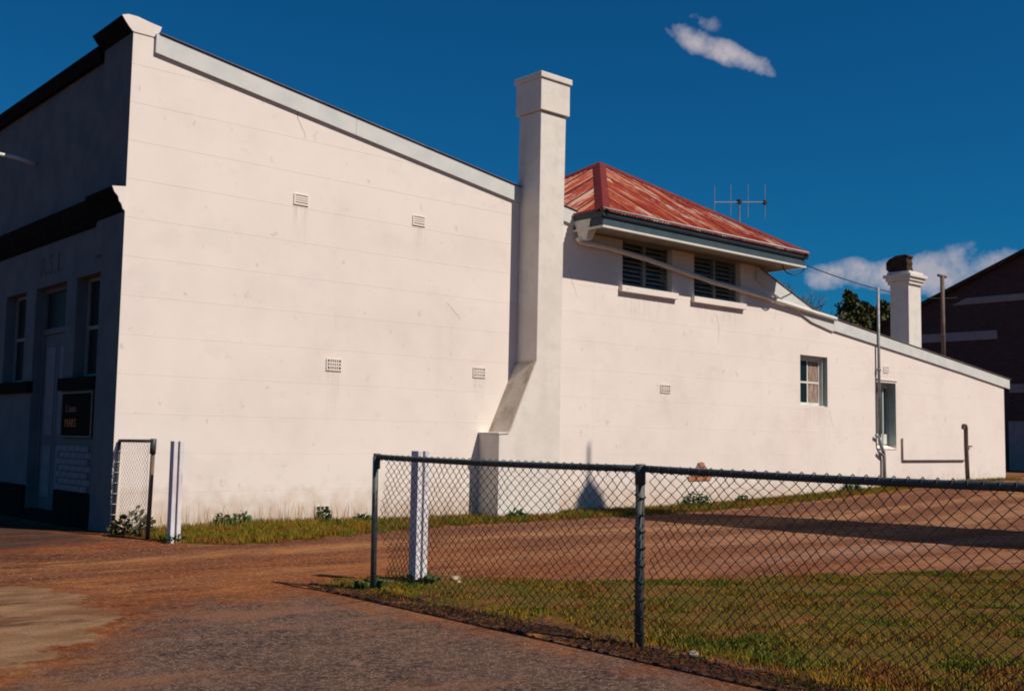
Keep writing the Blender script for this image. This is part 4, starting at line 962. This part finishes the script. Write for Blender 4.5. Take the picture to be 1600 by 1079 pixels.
def rock(x, y, s, label, m, seed, dz=0.0):
    r_ = random.Random(seed); bm = bmesh.new(); bmesh.ops.create_icosphere(bm, subdivisions=2, radius=1)
    for v in bm.verts: v.co = Vector((v.co.x * s * r_.uniform(.8, 1.15), v.co.y * s * .8 * r_.uniform(.8, 1.15), v.co.z * s * .55 * r_.uniform(.8, 1.15)))
    bm.transform(Matrix.Translation((x, y, hz(x, y) + s * .3 + dz))); me = bpy.data.meshes.new('stone'); bm.to_mesh(me); bm.free(); me.materials.append(m)
    o = bpy.data.objects.new('stone', me); COL.objects.link(o); tag(o, label, 'stone', 'loose stones in the grass')
rock(.79, -5.90, .055, 'pale stone in the grass right of the near white gate post', M['stone'], 1, .03)
rock(-.10, -9.28, .040, 'small tan stone at the footpath edge right of the middle fence post', M['stone'], 2, .03)
rock(.72, -6.05, .03, 'small tan stone in front of the pale stone on the verge', M['stone'], 3, .03)

# trees
def tree(name, x, y, h, r, crown_z, n, m, label, leaf=.16, seed=0, cat='tree', group=None, column=False, trunk=.12):
    t = thing(name, label, cat, group); rr = random.Random(seed); R2 = np.random.default_rng(seed); z0 = hz(x, y)
    b = MB(); b.tube([(x, y, z0 - .2), (x + .05, y, z0 + h * .4), (x, y + .05, z0 + h * .92)], [trunk, trunk * .7, trunk * .15], 8); 
    cl = []
    K = 46
    for i in range(K):
        zz = crown_z + (h - crown_z) * (i + .5) / K; prof = (1 - (i / K)) ** (.75 if column else .55) * (.55 + .45 * min(1, i / 6))
        a = rr.uniform(0, 6.28); d = r * prof * rr.uniform(.25, .85); c = (x + d * math.cos(a), y + d * math.sin(a), z0 + zz); cl.append((c, r * prof * rr.uniform(.28, .5) + .06))
        if i % 3 == 0: b.tube([(x, y, z0 + zz * .85), c], [trunk * .3, .01], 5)
    b.build('trunk', M['bark'], t, smooth=True)
    idx = R2.integers(0, K, n); C_ = np.array([c[0] for c in cl])[idx]; s_ = np.array([c[1] for c in cl])[idx]
    d = R2.normal(0, 1, (n, 3)); d /= np.linalg.norm(d, axis=1)[:, None]; p = C_ + d * (s_ * R2.uniform(.35, 1.1, n))[:, None] * np.array([1, 1, 1.25])
    u = R2.normal(0, 1, (n, 3)); u[:, 2] += .4; u /= np.linalg.norm(u, axis=1)[:, None]; w = np.cross(u, R2.normal(0, 1, (n, 3))); w /= np.linalg.norm(w, axis=1)[:, None]
    L_ = R2.uniform(.6, 1.2, n)[:, None] * leaf
    V = np.stack([p, p + u * L_ * .5 + w * L_ * .28, p + u * L_, p + u * L_ * .5 - w * L_ * .28], 1).reshape(-1, 3); F = np.arange(4 * n)
    fastmesh('crown', V, F, 4, m, t); return t
G_ = 'evergreen trees beyond the rear roof'
tree('evergreen_tree', 46.2, 17.6, 8.9, 1.9, 1.5, 6500, M['leafdark'], 'tallest dark evergreen tree beyond the rear roof, left of the rear chimney', .30, 1, group=G_)
tree('evergreen_tree', 48.2, 18.0, 8.5, 1.7, 1.5, 6000, M['leafdark'], 'dark evergreen tree in the middle of the row beyond the rear roof', .30, 2, group=G_)
tree('evergreen_tree', 49.6, 17.6, 8.7, 1.7, 1.5, 6000, M['leafdark'], 'dark evergreen tree partly hidden by the rear chimney', .30, 3, group=G_)
tree('evergreen_tree', 45.0, 18.6, 7.6, 1.6, 1.5, 5200, M['leafdark'], 'second dark evergreen tree from the left in the row beyond the rear roof', .30, 4, group=G_)
tree('evergreen_tree', 44.2, 18.9, 7.2, 1.7, 1.2, 5200, M['leafdark'], 'low spreading evergreen tree just right of the leafless trees', .30, 6, group=G_)
tree('evergreen_tree', 47.6, 15.9, 7.9, 1.7, 1.5, 4600, M['leafdark'], 'dark evergreen tree directly behind the rear chimney', .30, 5, group=G_)
# bare tree: recursive twigs
def bare(x, y, h, label, seed):
    t = thing('bare_tree', label, 'tree'); rr = random.Random(seed); b = MB(); tw = MB()
    def grow(p, d, l, r, lev):
        q = p + d * l; mid = p.lerp(q, .5) + Vector((rr.uniform(-1, 1), rr.uniform(-1, 1), 0)) * l * .08
        (b if lev < 3 else tw).tube([p, mid, q], [r, r * .85, r * .65], 5 if lev < 3 else 3, cap=False)
        if lev >= 6: return
        for k in range(3 if lev else 5):
            nd = (d + Vector((rr.uniform(-1, 1), rr.uniform(-1, 1), rr.uniform(-.35, .75))) * .75).normalized(); grow(q, nd, l * rr.uniform(.62, .86), r * .62, lev + 1)
    grow(Vector((x, y, hz(x, y) - .1)), Vector((0, 0, 1)), h * .30, .24, 0)
    b.build('trunk', M['bark'], t, smooth=True); tw.build('crown', M['twig'], t)
bare(36.6, 14.6, 7.6, 'leafless brown tree showing above the lower roof beside the eave', 5)
bare(36.0, 15.4, 7.3, 'smaller leafless tree left of the leafless brown tree', 9)
# tall conifer out of frame to the right whose shadow crosses the yard
def conifer(x, y, h, r0, label):
    t = thing('conifer_tree', label, 'tree'); z0 = hz(x, y); R2 = np.random.default_rng(12)
    b = MB(); b.tube([(x, y, z0 - .2), (x, y, z0 + h * .7), (x, y, z0 + h)], [.2, .10, .035], 8); b.build('trunk', M['bark'], t, smooth=True)
    n = 24000; q = R2.uniform(0, 1, n); zz = .25 + (h - 1.0) * q; prof = np.interp(zz, [0, 1.5, 4, 8, 10.2, 10.6, 10.9, 11.15], [r0 * .9, r0, r0 * .96, r0 * .74, .46, .34, .20, .05]); a = R2.uniform(0, 6.283, n)
    d = prof * R2.uniform(.2, 1, n) ** .5; p = np.column_stack([x + d * np.cos(a), y + d * np.sin(a), z0 + zz])
    u = np.column_stack([np.cos(a) * .5, np.sin(a) * .5, np.ones(n)]) + R2.normal(0, .3, (n, 3)); u /= np.linalg.norm(u, axis=1)[:, None]; w = np.cross(u, R2.normal(0, 1, (n, 3))); w /= np.linalg.norm(w, axis=1)[:, None]
    L_ = np.minimum(.30, .07 + prof * .22)[:, None]; V = np.stack([p, p + u * L_ * .5 + w * L_ * .3, p + u * L_, p + u * L_ * .5 - w * L_ * .3], 1).reshape(-1, 3)
    fastmesh('crown', V, np.arange(4 * n), 4, M['leafdark'], t)
conifer(11.85, -9.4, 11.9, 1.5, 'tall narrow conifer right of the yard whose long shadow reaches the white wall')

# ------------------------------------------------------------------ brick building
bh = thing('brick_building', 'big shaded brown brick gabled building with pale bands behind the far end', 'building')
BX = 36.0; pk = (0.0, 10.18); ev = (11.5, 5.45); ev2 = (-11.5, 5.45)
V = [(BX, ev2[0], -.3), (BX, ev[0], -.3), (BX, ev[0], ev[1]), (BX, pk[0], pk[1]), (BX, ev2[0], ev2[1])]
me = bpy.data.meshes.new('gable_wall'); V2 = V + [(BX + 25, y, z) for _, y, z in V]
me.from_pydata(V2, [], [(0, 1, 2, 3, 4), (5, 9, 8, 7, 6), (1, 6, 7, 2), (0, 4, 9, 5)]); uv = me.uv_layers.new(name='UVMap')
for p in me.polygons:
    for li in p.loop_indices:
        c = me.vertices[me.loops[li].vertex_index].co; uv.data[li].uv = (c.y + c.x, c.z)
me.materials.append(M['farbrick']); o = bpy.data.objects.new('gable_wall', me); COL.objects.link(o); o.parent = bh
b = MB()
for a, c in ((ev, pk), (pk, ev2)):
    dy = (c[0] - a[0]); dz = (c[1] - a[1])
    a2 = (a[0] - dy * .0 + (.35 if a == ev else 0), a[1] + (-.14 if a == ev else 0)); c2_ = (c[0] - (.35 if c == ev2 else 0), c[1] + (-.14 if c == ev2 else 0))
    b.prism([(a2[0], a2[1]), (c2_[0], c2_[1]), (c2_[0], c2_[1] + .16), (a2[0], a2[1] + .16)], 'x', BX - .25, BX + 25)
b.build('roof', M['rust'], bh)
for poly in ([(6.95, 6.78), (-7, 6.78), (-7, 7.03), (6.35, 7.03)], [(10.3, 5.36), (5.17, 5.36), (5.17, 5.70), (10.3, 5.70)], [(4.75, 3.28), (-9, 3.28), (-9, 3.6), (4.75, 3.6)]):
    b = MB(); b.prism(poly, 'x', BX - .03, BX - .002); b.build('painted_band', M['bandpaint'], bh)
b = MB(); b.box(BX - .04, BX - .002, -9, 4.8, -.3, 2.2); b.build('plinth', M['bandpaint'], bh)

# ------------------------------------------------------------------ put each thing's empty at the middle of its base
bpy.context.view_layer.update()
for o in list(COL.objects):
    if o.type != 'EMPTY' or o.parent: continue
    lo = Vector((1e9,) * 3); hi = -lo
    for c in o.children:
        if c.type != 'MESH': continue
        n = len(c.data.vertices)
        if not n: continue
        a = np.empty(n * 3, np.float32); c.data.vertices.foreach_get('co', a); a = a.reshape(-1, 3)
        for i in range(3): lo[i] = min(lo[i], float(a[:, i].min()) + c.location[i]); hi[i] = max(hi[i], float(a[:, i].max()) + c.location[i])
    L0 = Vector(((lo.x + hi.x) / 2, (lo.y + hi.y) / 2, max(lo.z, hz((lo.x + hi.x) / 2, (lo.y + hi.y) / 2)) if lo.z < .5 else lo.z))
    o.location = L0
    for c in o.children: c.location = Vector(c.location) - L0
for o in list(COL.objects):
    if o.type == 'MESH' and not o.parent and o.get('kind') is None:
        bb = [Vector(c) for c in o.bound_box]; L0 = Vector((sum(v.x for v in bb) / 8, sum(v.y for v in bb) / 8, min(v.z for v in bb)))
        o.data.transform(Matrix.Translation(-L0)); o.location = L0
